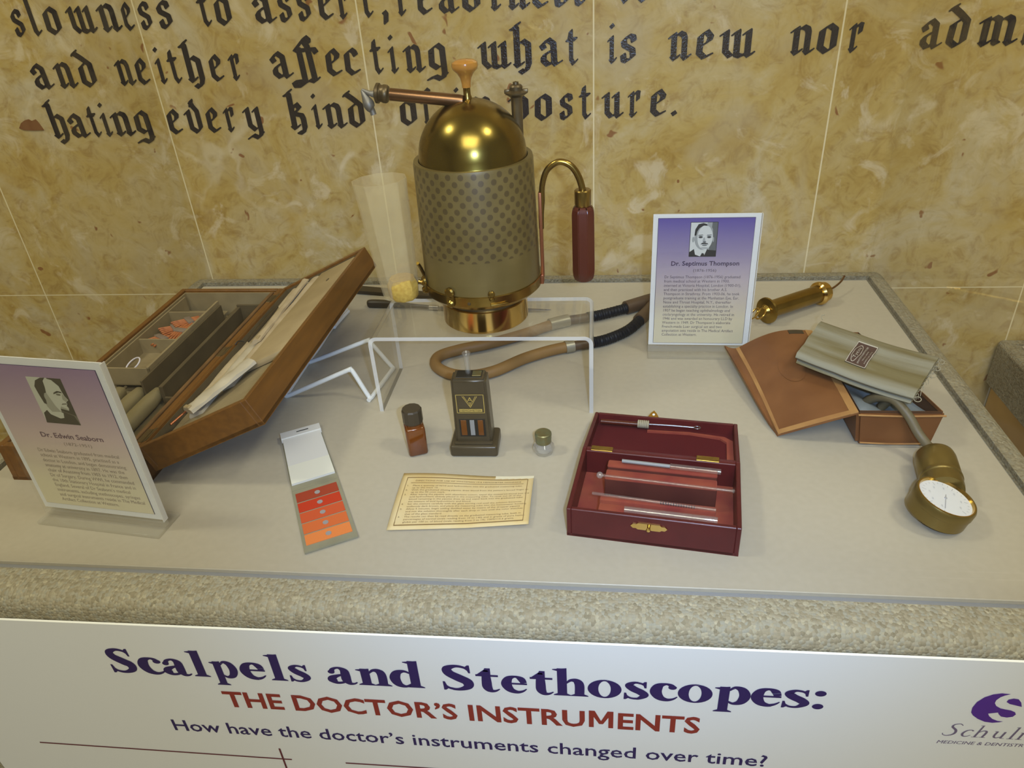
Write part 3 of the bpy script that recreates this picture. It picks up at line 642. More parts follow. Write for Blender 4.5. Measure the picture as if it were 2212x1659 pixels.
E1 = [(0.3089, -0.0469), (0.3028, -0.0464), (0.2974, -0.0481), (0.2924, -0.0519), (0.2887, -0.0577), (0.2872, -0.0647), (0.2878, -0.0703), (0.2898, -0.0736), (0.2941, -0.0774), (0.2997, -0.0804), (0.3052, -0.0811), (0.3098, -0.08), (0.3122, -0.0789), (0.3082, -0.0785), (0.304, -0.0764), (0.3009, -0.0732), (0.2996, -0.0705), (0.306, -0.0686), (0.3069, -0.0705), (0.3092, -0.0731), (0.3134, -0.0739), (0.3171, -0.0726), (0.3185, -0.0697), (0.3172, -0.0671), (0.3139, -0.0653), (0.3097, -0.0645), (0.3063, -0.0636), (0.3028, -0.0612), (0.3009, -0.0579), (0.301, -0.0545), (0.3029, -0.0509), (0.3054, -0.0487)]
E2 = [(0.3084, -0.0559), (0.309, -0.0531), (0.3121, -0.0516), (0.3155, -0.0521), (0.3182, -0.0556), (0.32, -0.0606), (0.3163, -0.0595), (0.3111, -0.058)]
for E_ in (E1, E2):
    vs_ = [b.verts.new(bmap(x, y, 0)) for x, y in E_]
    for tri in tessellate_polygon([[Vector((x, y, 0)) for x, y in E_]]): b.faces.new([vs_[k] for k in tri])
o = obj('emblem', b, M['purple'], bd, smooth=0); o['label'] = 'round purple emblem with a white S curve'
LS = {  # light serif italics for the crest name
 'S': [ribbon([(.62, .95, .04), (.46, 1.08, .05), (.24, 1.0, .07), (.22, .80, .10), (.48, .52, .11), (.52, .22, .10), (.30, .02, .06), (.08, .08, .04), (.02, .22, .03)])],
 'c': [ribbon([(.46, .52, .08), (.36, .60, .05), (.18, .54, .07), (.08, .28, .10), (.18, .05, .08), (.36, .04, .05), (.48, .16, .03)])],
 'h': [ribbon([(.10, 1.02, .07), (.10, 0, .09)], 1), ribbon([(-.04, 0, .03), (.26, 0, .03)], 1), ribbon([(-.02, 1.0, .03), (.14, 1.02, .04)], 1), ribbon([(.12, .42, .04), (.28, .58, .06), (.44, .50, .09), (.44, 0, .09)]), ribbon([(.30, 0, .03), (.58, 0, .03)], 1)],
 'u': [ribbon([(.10, .58, .09), (.10, .18, .09), (.22, .03, .07), (.40, .12, .04)]), ribbon([(.44, .58, .09), (.44, .02, .09)], 1), ribbon([(.42, .02, .03), (.60, .02, .03)], 1), ribbon([(-.02, .58, .03), (.14, .58, .03)], 1)],
 'l': [ribbon([(.10, 1.02, .08), (.10, 0, .09)], 1), ribbon([(-.04, 0, .03), (.26, 0, .03)], 1), ribbon([(-.02, 1.0, .03), (.14, 1.02, .04)], 1)],
 'i': [ribbon([(.10, .58, .09), (.10, 0, .09)], 1), ribbon([(-.04, 0, .03), (.26, 0, .03)], 1), ribbon([(-.02, .57, .03), (.12, .58, .03)], 1), [ell(.11, .80, .06, .06, 10)]],
}
b = BM(); cnt = 0; xk = .2730
for ch, adv in zip('Schulich', (.0128, .0098, .0128, .0122, .0058, .0064, .0100, .0120)):
    for grp in LS[ch]:
        for q in grp:
            cnt += 1; flat(b, [q], lambda x, y, i: bmap(xk + (x + .22 * y) * .0160, -.1043 + .0128 * xk + .0008 + y * .0142, cnt))
    xk += adv
put_text(b, "MEDICINE & DENTISTRY", lambda x, y, i: bmap(x, -.1172 + .026 * x + y), .2725, 0, .0660, .0040, shear=.2)
obj('crest_lettering', b, M['greyprint'], bd, smooth=0)

# ------------------------------------------------------------------ acrylic riser
RZ = .0922
rs = thing('acrylic_riser', 'clear acrylic bridge stand carrying the brass vaporizer', 'stand', (-.1125, -.3365, 0), .006)
b = BM(); wdt, dep, th = .1170, .0465, .0042
# outline of a bent sheet in XZ, extruded along Y
def arc(cx, cz, r, a0, a1, n=6): return [(cx + r * math.cos(a0 + (a1 - a0) * i / n), cz + r * math.sin(a0 + (a1 - a0) * i / n)) for i in range(n + 1)]
ro = .009
outer = [(-wdt, 0)] + arc(-wdt + ro, RZ - ro, ro, PI, PI / 2) + arc(wdt - ro, RZ - ro, ro, PI / 2, 0) + [(wdt, 0)]
ri = ro - th
inner = [(wdt - th, 0)] + arc(wdt - ro, RZ - ro, ri, 0, PI / 2) + arc(-wdt + ro, RZ - ro, ri, PI / 2, PI) + [(-wdt + th, 0)]
n = len(outer)
for y in (-dep, dep):
    o_ = [b.verts.new((x, y, z)) for x, z in outer]; i_ = [b.verts.new((x, y, z)) for x, z in inner[::-1]]
    for k in range(n - 1):
        f = b.faces.new((o_[k], o_[k + 1], i_[k + 1], i_[k])); f.material_index = 1
    if y < 0: A0, A1 = o_, i_
    else: B0, B1 = o_, i_
for k in range(n - 1):
    b.faces.new((A0[k], A0[k + 1], B0[k + 1], B0[k])); b.faces.new((A1[k], A1[k + 1], B1[k + 1], B1[k]))
for k in (0, -1): f = b.faces.new((A0[k], A1[k], B1[k], B0[k])); f.material_index = 1
obj('bent_sheet', b, [M['clear2'], M['clear_edge']], rs, smooth=40)

# ------------------------------------------------------------------ brass vaporizer
KX, KY = -.1105, -.3325
kt = thing('brass_vaporizer', 'antique brass vaporizer with a domed top standing on the acrylic stand', 'vaporizer', (KX, KY, RZ))
b = BM(); lathe(b, [(.0, .0), (.0440, .0), (.0452, .0012), (.0452, .0235), (.0442, .0245), (.0, .0245)], 64); obj('base_ring', b, M['brass_bright'], kt)
b = BM(); lathe(b, [(.0, .0245), (.0425, .0245), (.0425, .0300), (.0, .0300)], 64); obj('neck', b, M['brass_dark'], kt)
b = BM(); lathe(b, [(.0, .0300), (.0450, .0300), (.0560, .0335), (.0612, .0385), (.0616, .0480), (.0600, .0486), (.0, .0486)], 72); obj('collar', b, M['brass'], kt)
b = BM(); lathe(b, [(.0598, .0480), (.0590, .10), (.0578, .1660), (.0570, .1694), (.0528, .1694), (.0528, .1640), (.0575, .0480)], 96, cap=False); obj('pierced_sleeve', b, M['sleeve'], kt)
b = BM(); pr = [(.0535, .1600), (.0535, .1660), (.0525, .1680), (.0520, .1700)]
for i in range(1, 16):
    a = PI / 2 * i / 15; pr.append((.0518 * math.cos(a), .1702 + .0518 * math.sin(a)))
pr[-1] = (0, .222)
lathe(b, [(0, .1600)] + pr, 72); obj('dome', b, M['brass_dome'], kt)
# knob with stem
kx = -.0005
b = BM(); lathe(b, [(0, .2205), (.0042, .2205), (.0042, .2235), (.0034, .2250), (.0034, .2310), (.0040, .2320), (0, .2320)], 24, Matrix.Translation((kx, 0, 0))); obj('knob_stem', b, M['brass'], kt)
b = BM(); lathe(b, [(0, .2315), (.0040, .2315), (.0042, .2350), (.0052, .2395), (.0078, .2440), (.0112, .2470), (.0122, .2500), (.0116, .2528), (.0085, .2548), (.0040, .2556), (0, .2557)], 36, Matrix.Translation((kx, 0, 0))); obj('wooden_knob', b, M['knob'], kt)
# spray tube to the left with nozzle
b = BM(); a0 = Vector((-.004, -.004, .2205)); a1 = Vector((-.0715, -.004, .2290))
T = axis_T(a0, a1); Ln = (a1 - a0).length
lathe(b, [(0, 0), (.0050, 0), (.0056, .004), (.0056, Ln), (0, Ln)], 24, T); obj('spray_tube', b, M['bronze'], kt)
b = BM(); lathe(b, [(0, 0), (.0072, 0), (.0082, .0015), (.0082, .0045), (.0076, .0055), (.0076, .0080), (.0090, .0085), (.0090, .0110), (.0060, .0125), (0, .0125)], 24, axis_T(a1 - Vector((.002, 0, -.0002)), a1 - Vector((.02, 0, -.0026)))); obj('tube_union', b, M['brass_dark'], kt)
b = BM(); tip = Vector((-.0918, -.006, .2120)); top = Vector((-.0925, -.004, .2335))
tube(b, [a1 - Vector((.012, 0, -.001)), Vector((-.0895, -.005, .2305)), Vector((-.0975, -.005, .2345))], lambda s: .0042 - .0032 * s, 16, 4)
tube(b, [Vector((-.0978, -.005, .2342)), Vector((-.0945, -.005, .2255)), Vector((-.0915, -.006, .2180)), Vector((-.0905, -.006, .2165)), Vector((-.0895, -.006, .2120))], lambda s: (.0008 + .0048 * min(s / .35, 1)) if s < .35 else max(.0056 - .0075 * (s - .35), .0028), 16, 4)
obj('spray_nozzle', b, M['nozzle'], kt)
# valve pipe at the right of the dome
b = BM(); vx, vy = .0435, .012
lathe(b, [(0, .180), (.0050, .180), (.0053, .2180), (.0060, .2200), (0, .2200)], 20, Matrix.Translation((vx, vy, 0))); obj('valve_pipe', b, M['brass_dark'], kt)
b = BM(); lathe(b, [(0, .2195), (.0060, .2195), (.0105, .2225), (.0108, .2240), (.0060, .2255), (.0062, .2285), (.0050, .2300), (.0028, .2305), (.0026, .2325), (0, .2332)], 20, Matrix.Translation((vx, vy, 0)))
for s in (-1, 1): box(b, (vx + s * .0085 - .0025, vy - .002, .2225), (vx + s * .0085 + .0025, vy + .002, .2262), .0006)
obj('valve_cap', b, M['brass_dark'], kt)
# strap, hook and turned grip at the right
b = BM(); box(b, (.0600, -.005, .0375), (.0640, .005, .0480), .001); box(b, (.0612, -.004, .0450), (.0646, .004, .1330), .0008); obj('handle_strap', b, M['copper'], kt)
b = BM(); tube(b, [(.0632, 0, .0960), (.0635, 0, .1100), (.0648, 0, .1240), (.0655, 0, .1390), (.0700, 0, .1530), (.0790, 0, .1605), (.0870, 0, .1610), (.0950, 0, .1560), (.1010, 0, .1460), (.1045, 0, .1340)], lambda s: .0026 + .0008 * s, 14); obj('hook_rod', b, M['brass'], kt)
b = BM(); TT = axis_T((.1045, 0, .1345), (.1050, 0, .0385))
lathe(b, [(0, 0), (.0072, 0), (.0082, .001), (.0082, .0140), (.0076, .0160), (0, .0160)], 24, TT); obj('ferrule', b, M['brass'], kt)
b = BM(); lathe(b, [(0, .0158), (.0080, .0158), (.0108, .0185), (.0118, .0230), (.0120, .0830), (.0114, .0890), (.0095, .0935), (.0055, .0955), (0, .0958)], 8, TT @ Matrix.Rotation(PI / 8, 4, 'Z'))
bmesh.ops.bevel(b, geom=list(b.edges), offset=.0007, segments=2, affect='EDGES'); obj('wooden_grip', b, M['redwood'], kt, smooth=25)
# lugs and rivets on the collar
def lug(ang, w, h, z, name, m):
    b = BM(); T = Matrix.Rotation(ang, 4, 'Z') @ Matrix.Translation((0, -.0612, z))
    lathe(b, [(0, 0), (w, 0), (w, .0022), (w * .7, .0034), (0, .0034)], 20, T @ Matrix.Translation((0, 0, h)) @ Matrix.Rotation(PI / 2, 4, 'X'))
    lathe(b, [(0, 0), (w * .8, 0), (w * .8, .0022), (w * .5, .0040), (0, .0040)], 20, T @ Matrix.Rotation(PI / 2, 4, 'X'))
    box(b, (-w * .85, -.0022, 0), (w * .85, 0, h), .0004, 1, T); obj(name, b, m, kt)
lug(math.radians(-23), .0052, .0120, .0410, 'lug', M['brass']); lug(math.radians(16), .0034, .0050, .0470, 'lug', M['brass']); lug(math.radians(-66), .0050, .0100, .0420, 'lug', M['brass'])
b = BM(); lathe(b, [(0, 0), (.0018, 0), (.0014, .0010), (0, .0013)], 14, Matrix.Rotation(math.radians(-5), 4, 'Z') @ Matrix.Translation((0, -.0613, .0425)) @ Matrix.Rotation(PI / 2, 4, 'X')); obj('rivet', b, M['brass_dark'], kt)
b = BM(); box(b, (-.006, -.0635, .0392), (.012, -.0612, .0412), .0008, 2, Matrix.Rotation(math.radians(20), 4, 'Z')); obj('latch_lever', b, M['brass'], kt)
# glass medicine cup held at the left
cx_, cy_ = -.0825, -.022
b = BM()
cup = [(.0, .0330), (.0165, .0330), (.0192, .0360), (.0215, .060), (.0240, .100), (.0262, .140), (.0275, .1560), (.0262, .1560), (.0248, .140), (.0226, .100), (.0200, .060), (.0178, .0380), (0, .0375)]
lathe(b, cup, 10, Matrix.Translation((cx_, cy_, 0)) @ Matrix.Rotation(math.radians(-2.5), 4, 'Y') @ Matrix.Scale(.86, 4, (0, 1, 0))); obj('glass_cup', b, M['cupglass'], kt, smooth=20)
b = BM(); lathe(b, [(0, .0338), (.0130, .0338), (.0152, .0370), (.0158, .0500), (.0130, .0560), (0, .0570)], 9, Matrix.Translation((cx_ + .003, cy_ - .004, 0))); obj('cork_plug', b, M['cork'], kt)
b = BM(); tube(b, [(-.0575, -.020, .0440), (-.0600, -.0215, .0480), (-.0640, -.022, .0500)], .0022, 10); tube(b, [(-.0590, -.008, .0460), (-.0620, -.012, .0600), (-.0632, -.018, .0680)], .0018, 10); obj('cup_bracket', b, M['brass'], kt)

# ------------------------------------------------------------------ open wooden instrument case
CO, CY = (-.4278, -.5169, 0), -.0144
CL, CW, CH, LW, LD, PHI = .3685, .1485, .0430, .1394, .0289, .4357
cs = thing('instrument_case', 'large open reddish brown wooden surgical case with its lid propped on the wire stand', 'case', CO, CY)
# local: x across (base at x<0), y along the hinge from front to back, z up
def tray(bm, x0, x1, y0, y1, z0, z1, t, floor):
    box(bm, (x0, y0, z0), (x1, y1, z0 + floor)); box(bm, (x0, y0, z0), (x0 + t, y1, z1), .0006, 1); box(bm, (x1 - t, y0, z0), (x1, y1, z1), .0006, 1)
    box(bm, (x0 + t, y0, z0), (x1 - t, y0 + t, z1), .0006, 1); box(bm, (x0 + t, y1 - t, z0), (x1 - t, y1, z1), .0006, 1)
b = BM(); tray(b, -CW, 0, 0, CL, 0, CH, .0065, .004); obj('case_base', b, M['wood'], cs)
b = BM()
t_ = .0022
box(b, (-CW + .0066, .0066, .0041), (-.0066, CL - .0066, .0052))
for lo, hi in (((-CW + .0066, .0066), (-CW + .0066 + t_, CL - .0066)), ((-.0066 - t_, .0066), (-.0066, CL - .0066)), ((-CW + .0088, .0066), (-.0088, .0066 + t_)), ((-CW + .0088, CL - .0066 - t_), (-.0088, CL - .0066))):
    box(b, (lo[0], lo[1], .0052), (hi[0], hi[1], CH - .003))
obj('case_lining', b, M['lining'], cs)
# lift-out tray with three cells on the left
lt = BM(); X0, X1 = -.1388, -.0800
box(lt, (X0, .158, .0150), (X1, .352, .0166))
for (xa, xb, ya, yb, zt) in ((X0, X0 + .002, .158, .352, .038), (X1 - .003, X1, .158, .336, .0395), (X0, X1, .158, .1605, .038), (X0, X1 - .003, .232, .2342, .036), (X0, X1 - .003, .306, .3082, .037)):
    box(lt, (xa, ya, .0150), (xb, yb, zt), .0003, 1)
for xk in (X0 + .004, X1 - .008): box(lt, (xk, .160, .0052), (xk + .004, .350, .0150))
obj('lift_out_tray', lt, M['lining'], cs)
b = BM(); box(b, (-.0560, .132, .0052), (-.0510, .340, .0300), .0004, 1); box(b, (-.0792, .136, .0052), (-.0765, .334, .0345), .0004, 1); box(b, (-.0560, .336, .0052), (-.0100, .339, .0330), .0004, 1); box(b, (-.0500, .128, .0052), (-.0105, .131, .018), .0003, 1)
obj('long_divider', b, M['lining_dark'], cs)
b = BM(); box(b, (-.0135, .0090, .0290), (-.0090, CL - .010, .0425), .0005, 1); obj('hinge_rail', b, M['woodedge'], cs)
# lid: rim plane hinged at (0, z=CH), tilted up by PHI
TL = Matrix.Translation((0, 0, CH)) @ Matrix.Rotation(-PHI, 4, 'Y')
b = BM(); t = bmesh.new(); tray(t, .0004, LW, 0, CL, -LD, 0, .0060, .0040); merge(b, t, TL); obj('case_lid', b, M['wood'], cs)
b = BM(); box(b, (.0066, .0062, -LD + .0041), (LW - .0062, CL - .0062, -LD + .0052), 0, 1, TL)
for lo, hi in (((.0066, .0062), (.0080, CL - .0062)), ((LW - .0076, .0062), (LW - .0062, CL - .0062)), ((.0080, .0062), (LW - .0076, .0075)), ((.0080, CL - .0075), (LW - .0076, CL - .0062))): box(b, (lo[0], lo[1], -LD + .0052), (hi[0], hi[1], -.0030), 0, 1, TL)
obj('lid_lining', b, M['lining_dark'], cs)
b = BM(); box(b, (.0130, .0080, -LD + .0053), (LW - .0078, CL - .0078, -.0102), .0008, 1, TL); obj('lid_pad', b, M['lining'], cs)
for yy in (.022, .190, .335):
    b = BM(); box(b, (.0004, yy - .011, -.0032), (.0060, yy + .011, .0004), .0003, 1, TL); box(b, (-.0062, yy - .011, CH - .0005), (-.0004, yy + .011, CH + .0004), .0002, 1)
    obj('hinge', b, M['brass_dark'], cs)
CT = Matrix.Translation(CO) @ Matrix.Rotation(CY, 4, 'Z')

def at(T, name, label, cat, group=None):
    o = bpy.data.objects.new(name, None); o.empty_display_size = .01; link(o); o.matrix_world = T
    return tag(o, label, cat, group)

# bundles of orange gut in the middle cell
def gut(x, y, z, ang, ln, wd, label, tilt=0.0):
    T = CT @ Matrix.Translation((x, y, z)) @ Matrix.Rotation(ang, 4, 'Z') @ Matrix.Rotation(tilt, 4, 'Y')
    o = at(T, 'gut_bundle', label, 'suture bundle', 'orange suture bundles in the wooden case')
    b = BM()
    for k in range(9):
        yy = (k - 4) / 8 * wd; zz = .0022 + .0016 * (k % 2)
        tube(b, [(-ln / 2, yy * 1.25, zz), (0, yy * .8, zz + .0015), (ln / 2, yy * 1.25, zz)], .0012, 6, 3)
    obj('strands', b, M['orange'], o)
    b = BM(); box(b, (-.0042, -wd * .55, .0004), (.0042, wd * .55, .0072), .0014, 2); obj('paper_band', b, M['band'], o)
gut(-.1190, .2500, .0240, 1.05, .036, .020, 'orange suture bundle nearest the sign, in the case tray', .1)
gut(-.1130, .2740, .0250, .75, .036, .020, 'orange suture bundle left of middle in the case tray', .15)
gut(-.0985, .2640, .0270, 1.35, .040, .016, 'orange suture bundle leaning on the tray wall', -.1)
gut(-.1010, .2900, .0280, .80, .040, .018, 'orange suture bundle farthest back in the case tray', .1)
b = BM(); box(b, (X0 + .003, .2350, .0167), (X1 - .004, .3050, .0215), .001, 1); obj('cell_padding', b, M['lining'], cs)
o = at(CT @ Matrix.Translation((-.1180, .1860, .0168)), 'wire_loop', 'small pale thread loop alone in the front cell of the case tray', 'loop')
b = BM(); tube(b, [(.010 * math.cos(a) - .002, .0075 * math.sin(a), .010 + .006 * math.sin(a + .8)) for a in [i * 2 * PI / 16 for i in range(17)]], .0009, 8, 2); obj('thread', b, M['loop'], o)
# instrument handles in the front slots
for x, lab in ((-.1115, 'olive horn instrument handle partly hidden by the left name sign'), (-.0870, 'middle of the three olive horn instrument handles in the case front'), (-.0640, 'olive horn instrument handle nearest the case hinge')):
    o = at(CT @ Matrix.Translation((x, .012, .0052)), 'surgical_instrument', lab, 'surgical instrument', 'horn handles in the front of the wooden case')
    b = BM(); lathe(b, [(0, 0), (.0070, .001), (.0090, .010), (.0088, .110), (.0070, .1290), (.0035, .1335), (0, .1340)], 16, Matrix.Translation((0, 0, .0115)) @ Matrix.Rotation(-PI / 2, 4, 'X')); obj('grip', b, M['handle_olive'], o)
    b = BM(); lathe(b, [(0, 0), (.0022, 0), (.0018, .006), (0, .0065)], 12, Matrix.Translation((0, .1335, .0115)) @ Matrix.Rotation(-PI / 2, 4, 'X')); obj('tip', b, M['steel_bright'], o)
o = at(CT @ Matrix.Translation((-.0345, .016, .0052)), 'surgical_instrument', 'bluish flat steel instrument beside the case hinge rail', 'surgical instrument')
b = BM(); box(b, (-.0070, 0, 0), (.0070, .108, .006), .002); obj('shank', b, M['steel'], o)
b = BM(); lathe(b, [(0, 0), (.0052, .001), (.0060, .012), (.0045, .020), (0, .021)], 12, Matrix.Translation((0, .100, .006)) @ Matrix.Rotation(-PI / 2, 4, 'X')); obj('tip', b, M['handle_olive'], o)

# paper packets and tools in the lid; coordinates (y along lid, x across lid, lift)
def lidthing(name, label, cat, y, x, ang, lift, group=None):
    T = CT @ TL @ Matrix.Translation((x, y, -.0101 + lift)) @ Matrix.Rotation(ang, 4, 'Z')
    return at(T, name, label, cat, group)
def packet(y, x, ang, ln, wd, th, lift, m, label, dup=0):
    o = lidthing('paper_packet', label, 'packet', y, x, ang, lift, 'paper packets in the case lid')
    t = bmesh.new(); nx, ny = 5, 14
    bmesh.ops.create_grid(t, x_segments=nx, y_segments=ny, size=.5)
    for v in t.verts:
        u, w = v.co.x, v.co.y
        v.co = Vector((u * wd, w * ln, th * (.45 + .55 * (1 - (2 * abs(u)) ** 2)) + .0007 * math.sin(w * 19 + u * 7 + y * 90)))
    r = bmesh.ops.extrude_face_region(t, geom=t.faces[:])
    for v in [g for g in r['geom'] if isinstance(g, bmesh.types.BMVert)]: v.co.z = 0
    obj('wrapper', t, m, o)
    b = BM(); box(b, (-wd * .32, -ln * .498, th * .55), (wd * .32, -ln * .44, th * 1.02), .0006, 1); obj('folded_end', b, M['tan'], o)
    return o
packet(.215, .0210, .0, .290, .0135, .0050, .0, M['packet'], 'longest paper packet, next to the lid hinge')
packet(.205, .0390, .012, .318, .0170, .0060, .0, M['packet2'], 'pale paper packet second from the lid hinge')
packet(.225, .0580, .015, .280, .0160, .0065, .0, M['packet'], 'tan paper packet in the middle of the lid')
packet(.265, .0490, .06, .180, .0120, .0045, .0068, M['packet'], 'narrow paper packet lying on top of the lid packets toward the back')
packet(.076, .0620, -.62, .080, .0240, .0070, .0068, M['packet2'], 'short pale waxed packet lying across the front of the lid')
o = lidthing('card_folder', 'flat tan card folder against the outer lid wall', 'folder', .225, .0990, .0, .0)
b = BM(); box(b, (-.0290, -.120, 0), (.0300, .130, .0080), .003, 2); obj('cover', b, M['tan'], o)
b = BM(); lathe(b, [(.0032, 0), (.0040, 0), (.0040, .0003), (.0032, .0003)], 20, Matrix.Translation((.006, .075, .0081)) @ Matrix.Scale(.5, 4, (1, 0, 0))); obj('stamp_mark', b, M['lining_dark'], o)
o = lidthing('probe', 'slim dark brown probe lying on the lid packets', 'surgical instrument', .245, .0290, .03, .0062)
b = BM(); tube(b, [(0, -.048, .001), (0, 0, .0014), (0, .046, .001)], lambda s: .0012 + .0012 * math.sin(PI * s), 8, 3); obj('shaft', b, M['blackwood'], o)
o = lidthing('lancet', 'small dark lancet on the packets at the lid front', 'surgical instrument', .050, .0330, -.45, .0070)
b = BM(); tube(b, [(0, -.022, .0012), (0, 0, .0014), (0, .022, .001)], lambda s: .0013 - .0008 * s, 8, 3); obj('shaft', b, M['copper'], o)
o = lidthing('bent_hook', 'tiny black bent hook halfway along the lid hinge', 'hook', .205, .0110, .3, .0030)
b = BM(); tube(b, [(-.004, 0, .006), (.001, .001, .0075), (.006, -.002, .0062), (.009, -.006, .0052)], .0007, 8, 4); obj('wire', b, M['black'], o)

# ------------------------------------------------------------------ white wire stand under the lid
ws = thing('wire_stand', 'white coated wire stand propping up the wooden case lid', 'stand', (-.30, -.30, 0))
def wl(p): return tuple(Vector(p) - Vector((-.30, -.30, 0)))
b = BM()
rw = .0026
tube(b, [wl(p) for p in ((-.3475, -.3570, .0030), (-.3400, -.3572, .0045), (-.2690, -.3600, .0375), (-.2640, -.3600, .0385), (-.2610, -.3600, .0365), (-.2480, -.3610, .0050), (-.2455, -.3600, .0027))], rw, 10, 5); obj('side_wire', b, M['whitewire'], ws)
b = BM()
tube(b, [wl(p) for p in ((-.3480, -.2800, .0030), (-.3400, -.2805, .0045), (-.2690, -.2860, .0345), (-.2640, -.2870, .0355), (-.2610, -.2875, .0335), (-.2400, -.2915, .0050), (-.2365, -.2940, .0027))], rw, 10, 5); obj('side_wire', b, M['whitewire'], ws)
b = BM(); tube(b, [wl(p) for p in ((-.2365, -.2940, .0027), (-.2370, -.3000, .0027), (-.2445, -.3540, .0027), (-.2455, -.3600, .0027), (-.2470, -.3660, .0027))], rw, 10, 5); obj('foot_wire', b, M['whitewire'], ws)
b = BM(); tube(b, [wl(p) for p in ((-.3475, -.3590, .0030), (-.3480, -.2800, .0030), (-.3460, -.2400, .0040), (-.3465, -.1900, .0040), (-.3430, -.1350, .0035))], rw, 10, 5)
tube(b, [wl(p) for p in ((-.3390, -.1400, .0035), (-.3420, -.1700, .0040), (-.3435, -.1900, .0040))], rw * .9, 10, 5); obj('base_wire', b, M['whitewire'], ws)

# ------------------------------------------------------------------ name signs
def portrait(parent, x0, x1, z0, z1, kind, y):
    # printed portrait photograph: layered flat shapes in a frame, u/v in 0..1
    k = 'ph_' if kind == 'front' else 'sp_'
    lay = [0]
    b = BM()
    def P(pts, mi):
        lay[0] += 1
        flat(b, [pts], lambda u, v, i: Vector((x0 + u * (x1 - x0), y - lay[0] * 1.2e-5, z0 + v * (z1 - z0))), mi)
    R = lambda a, c, d, e: [(a, c), (d, c), (d, e), (a, e)]
    if kind == 'front':
        P(R(-.02, -.015, 1.02, 1.015), 3); P(R(0, 0, 1, 1), 0); P([(.55, 0), (1, 0), (1, 1), (.62, 1)], 1); P([(.72, 0), (1, 0), (1, 1), (.80, 1)], 2)
        P([(0, 0), (1, 0), (1, .17), (.74, .19), (.64, .22), (.20, .24), (.06, .16), (0, .13)], 3)
        P([(.16, .24), (.22, .05), (.40, 0), (.56, 0), (.66, .20), (.62, .30), (.20, .32)], 0)
        P([(.42, .0), (.58, .0), (.56, .08), (.48, .10)], 3)
        P(ell(.50, .56, .345, .37, 32), 1); P(ell(.56, .56, .29, .36, 32), 0); P(ell(.115, .50, .045, .085, 12), 1); P(ell(.875, .50, .03, .075, 12), 1)
        P([(.15, .62), (.17, .80), (.28, .95), (.46, .985), (.62, .95), (.74, .91), (.66, .90), (.48, .91), (.33, .84), (.25, .74), (.22, .62)], 3)
        P([(.60, .975), (.74, .93), (.83, .80), (.845, .66), (.80, .74), (.72, .86), (.60, .92)], 1)
        for ex in (.39, .71): P(ell(ex, .575, .085, .035, 16), 2); P(ell(ex, .57, .05, .022, 12), 3); P([(ex - .10, .615), (ex + .10, .625), (ex + .08, .645), (ex - .08, .64)], 2)
        P([(.50, .56), (.47, .45), (.50, .42), (.60, .43), (.58, .46), (.55, .56)], 1); P(ell(.55, .432, .065, .02, 12), 2)
        P([(.40, .36), (.46, .405), (.56, .41), (.68, .385), (.70, .36), (.56, .37)], 3); P(ell(.56, .335, .10, .018, 14), 2); P(ell(.55, .25, .15, .02, 14), 1)
    else:
        P(R(0, 0, 1, 1), 2); P([(0, 0), (.35, 0), (.30, .5), (.42, 1), (0, 1)], 0); P([(.20, 1), (.62, 1), (.40, .80), (.15, .86)], 0); P([(.62, .3), (1, .2), (1, 1), (.60, 1)], 3)
        P([(0, 0), (1, 0), (.92, .20), (.70, .27), (.20, .30), (.05, .22)], 3)
        P([(.16, .33), (.24, .20), (.48, .12), (.60, .14), (.64, .25), (.40, .33), (.22, .38)], 0)
        P([(.24, .38), (.32, .26), (.60, .27), (.62, .35), (.84, .31), (.87, .37), (.84, .42), (.88, .46), (.87, .50), (.96, .55), (.90, .63), (.88, .70), (.86, .84), (.72, .96), (.50, 1.0), (.36, .94), (.24, .70)], 0)
        P([(.24, .38), (.32, .26), (.60, .27), (.50, .40), (.42, .62), (.36, .80), (.26, .72)], 1)
        P([(.20, .44), (.16, .64), (.14, .80), (.24, .93), (.42, .995), (.55, 1.0), (.46, .93), (.44, .80), (.40, .68), (.33, .66), (.30, .52), (.27, .42)], 3)
        P(ell(.345, .565, .055, .085, 14), 1); P([(.60, .655), (.76, .70), (.86, .69), (.86, .72), (.74, .735), (.62, .69)], 3); P(ell(.74, .655, .07, .022, 12), 2)
        P([(.86, .69), (.82, .62), (.80, .55), (.87, .51), (.94, .55), (.90, .62)], 1); P([(.70, .435), (.88, .455), (.86, .475), (.74, .465)], 2); P([(.62, .35), (.84, .315), (.80, .36), (.66, .40)], 1)
    return obj('portrait', b, [M[k + 'l'], M[k + 'm'], M[k + 'g'], M[k + 'd']], parent, smooth=0, fix=False)

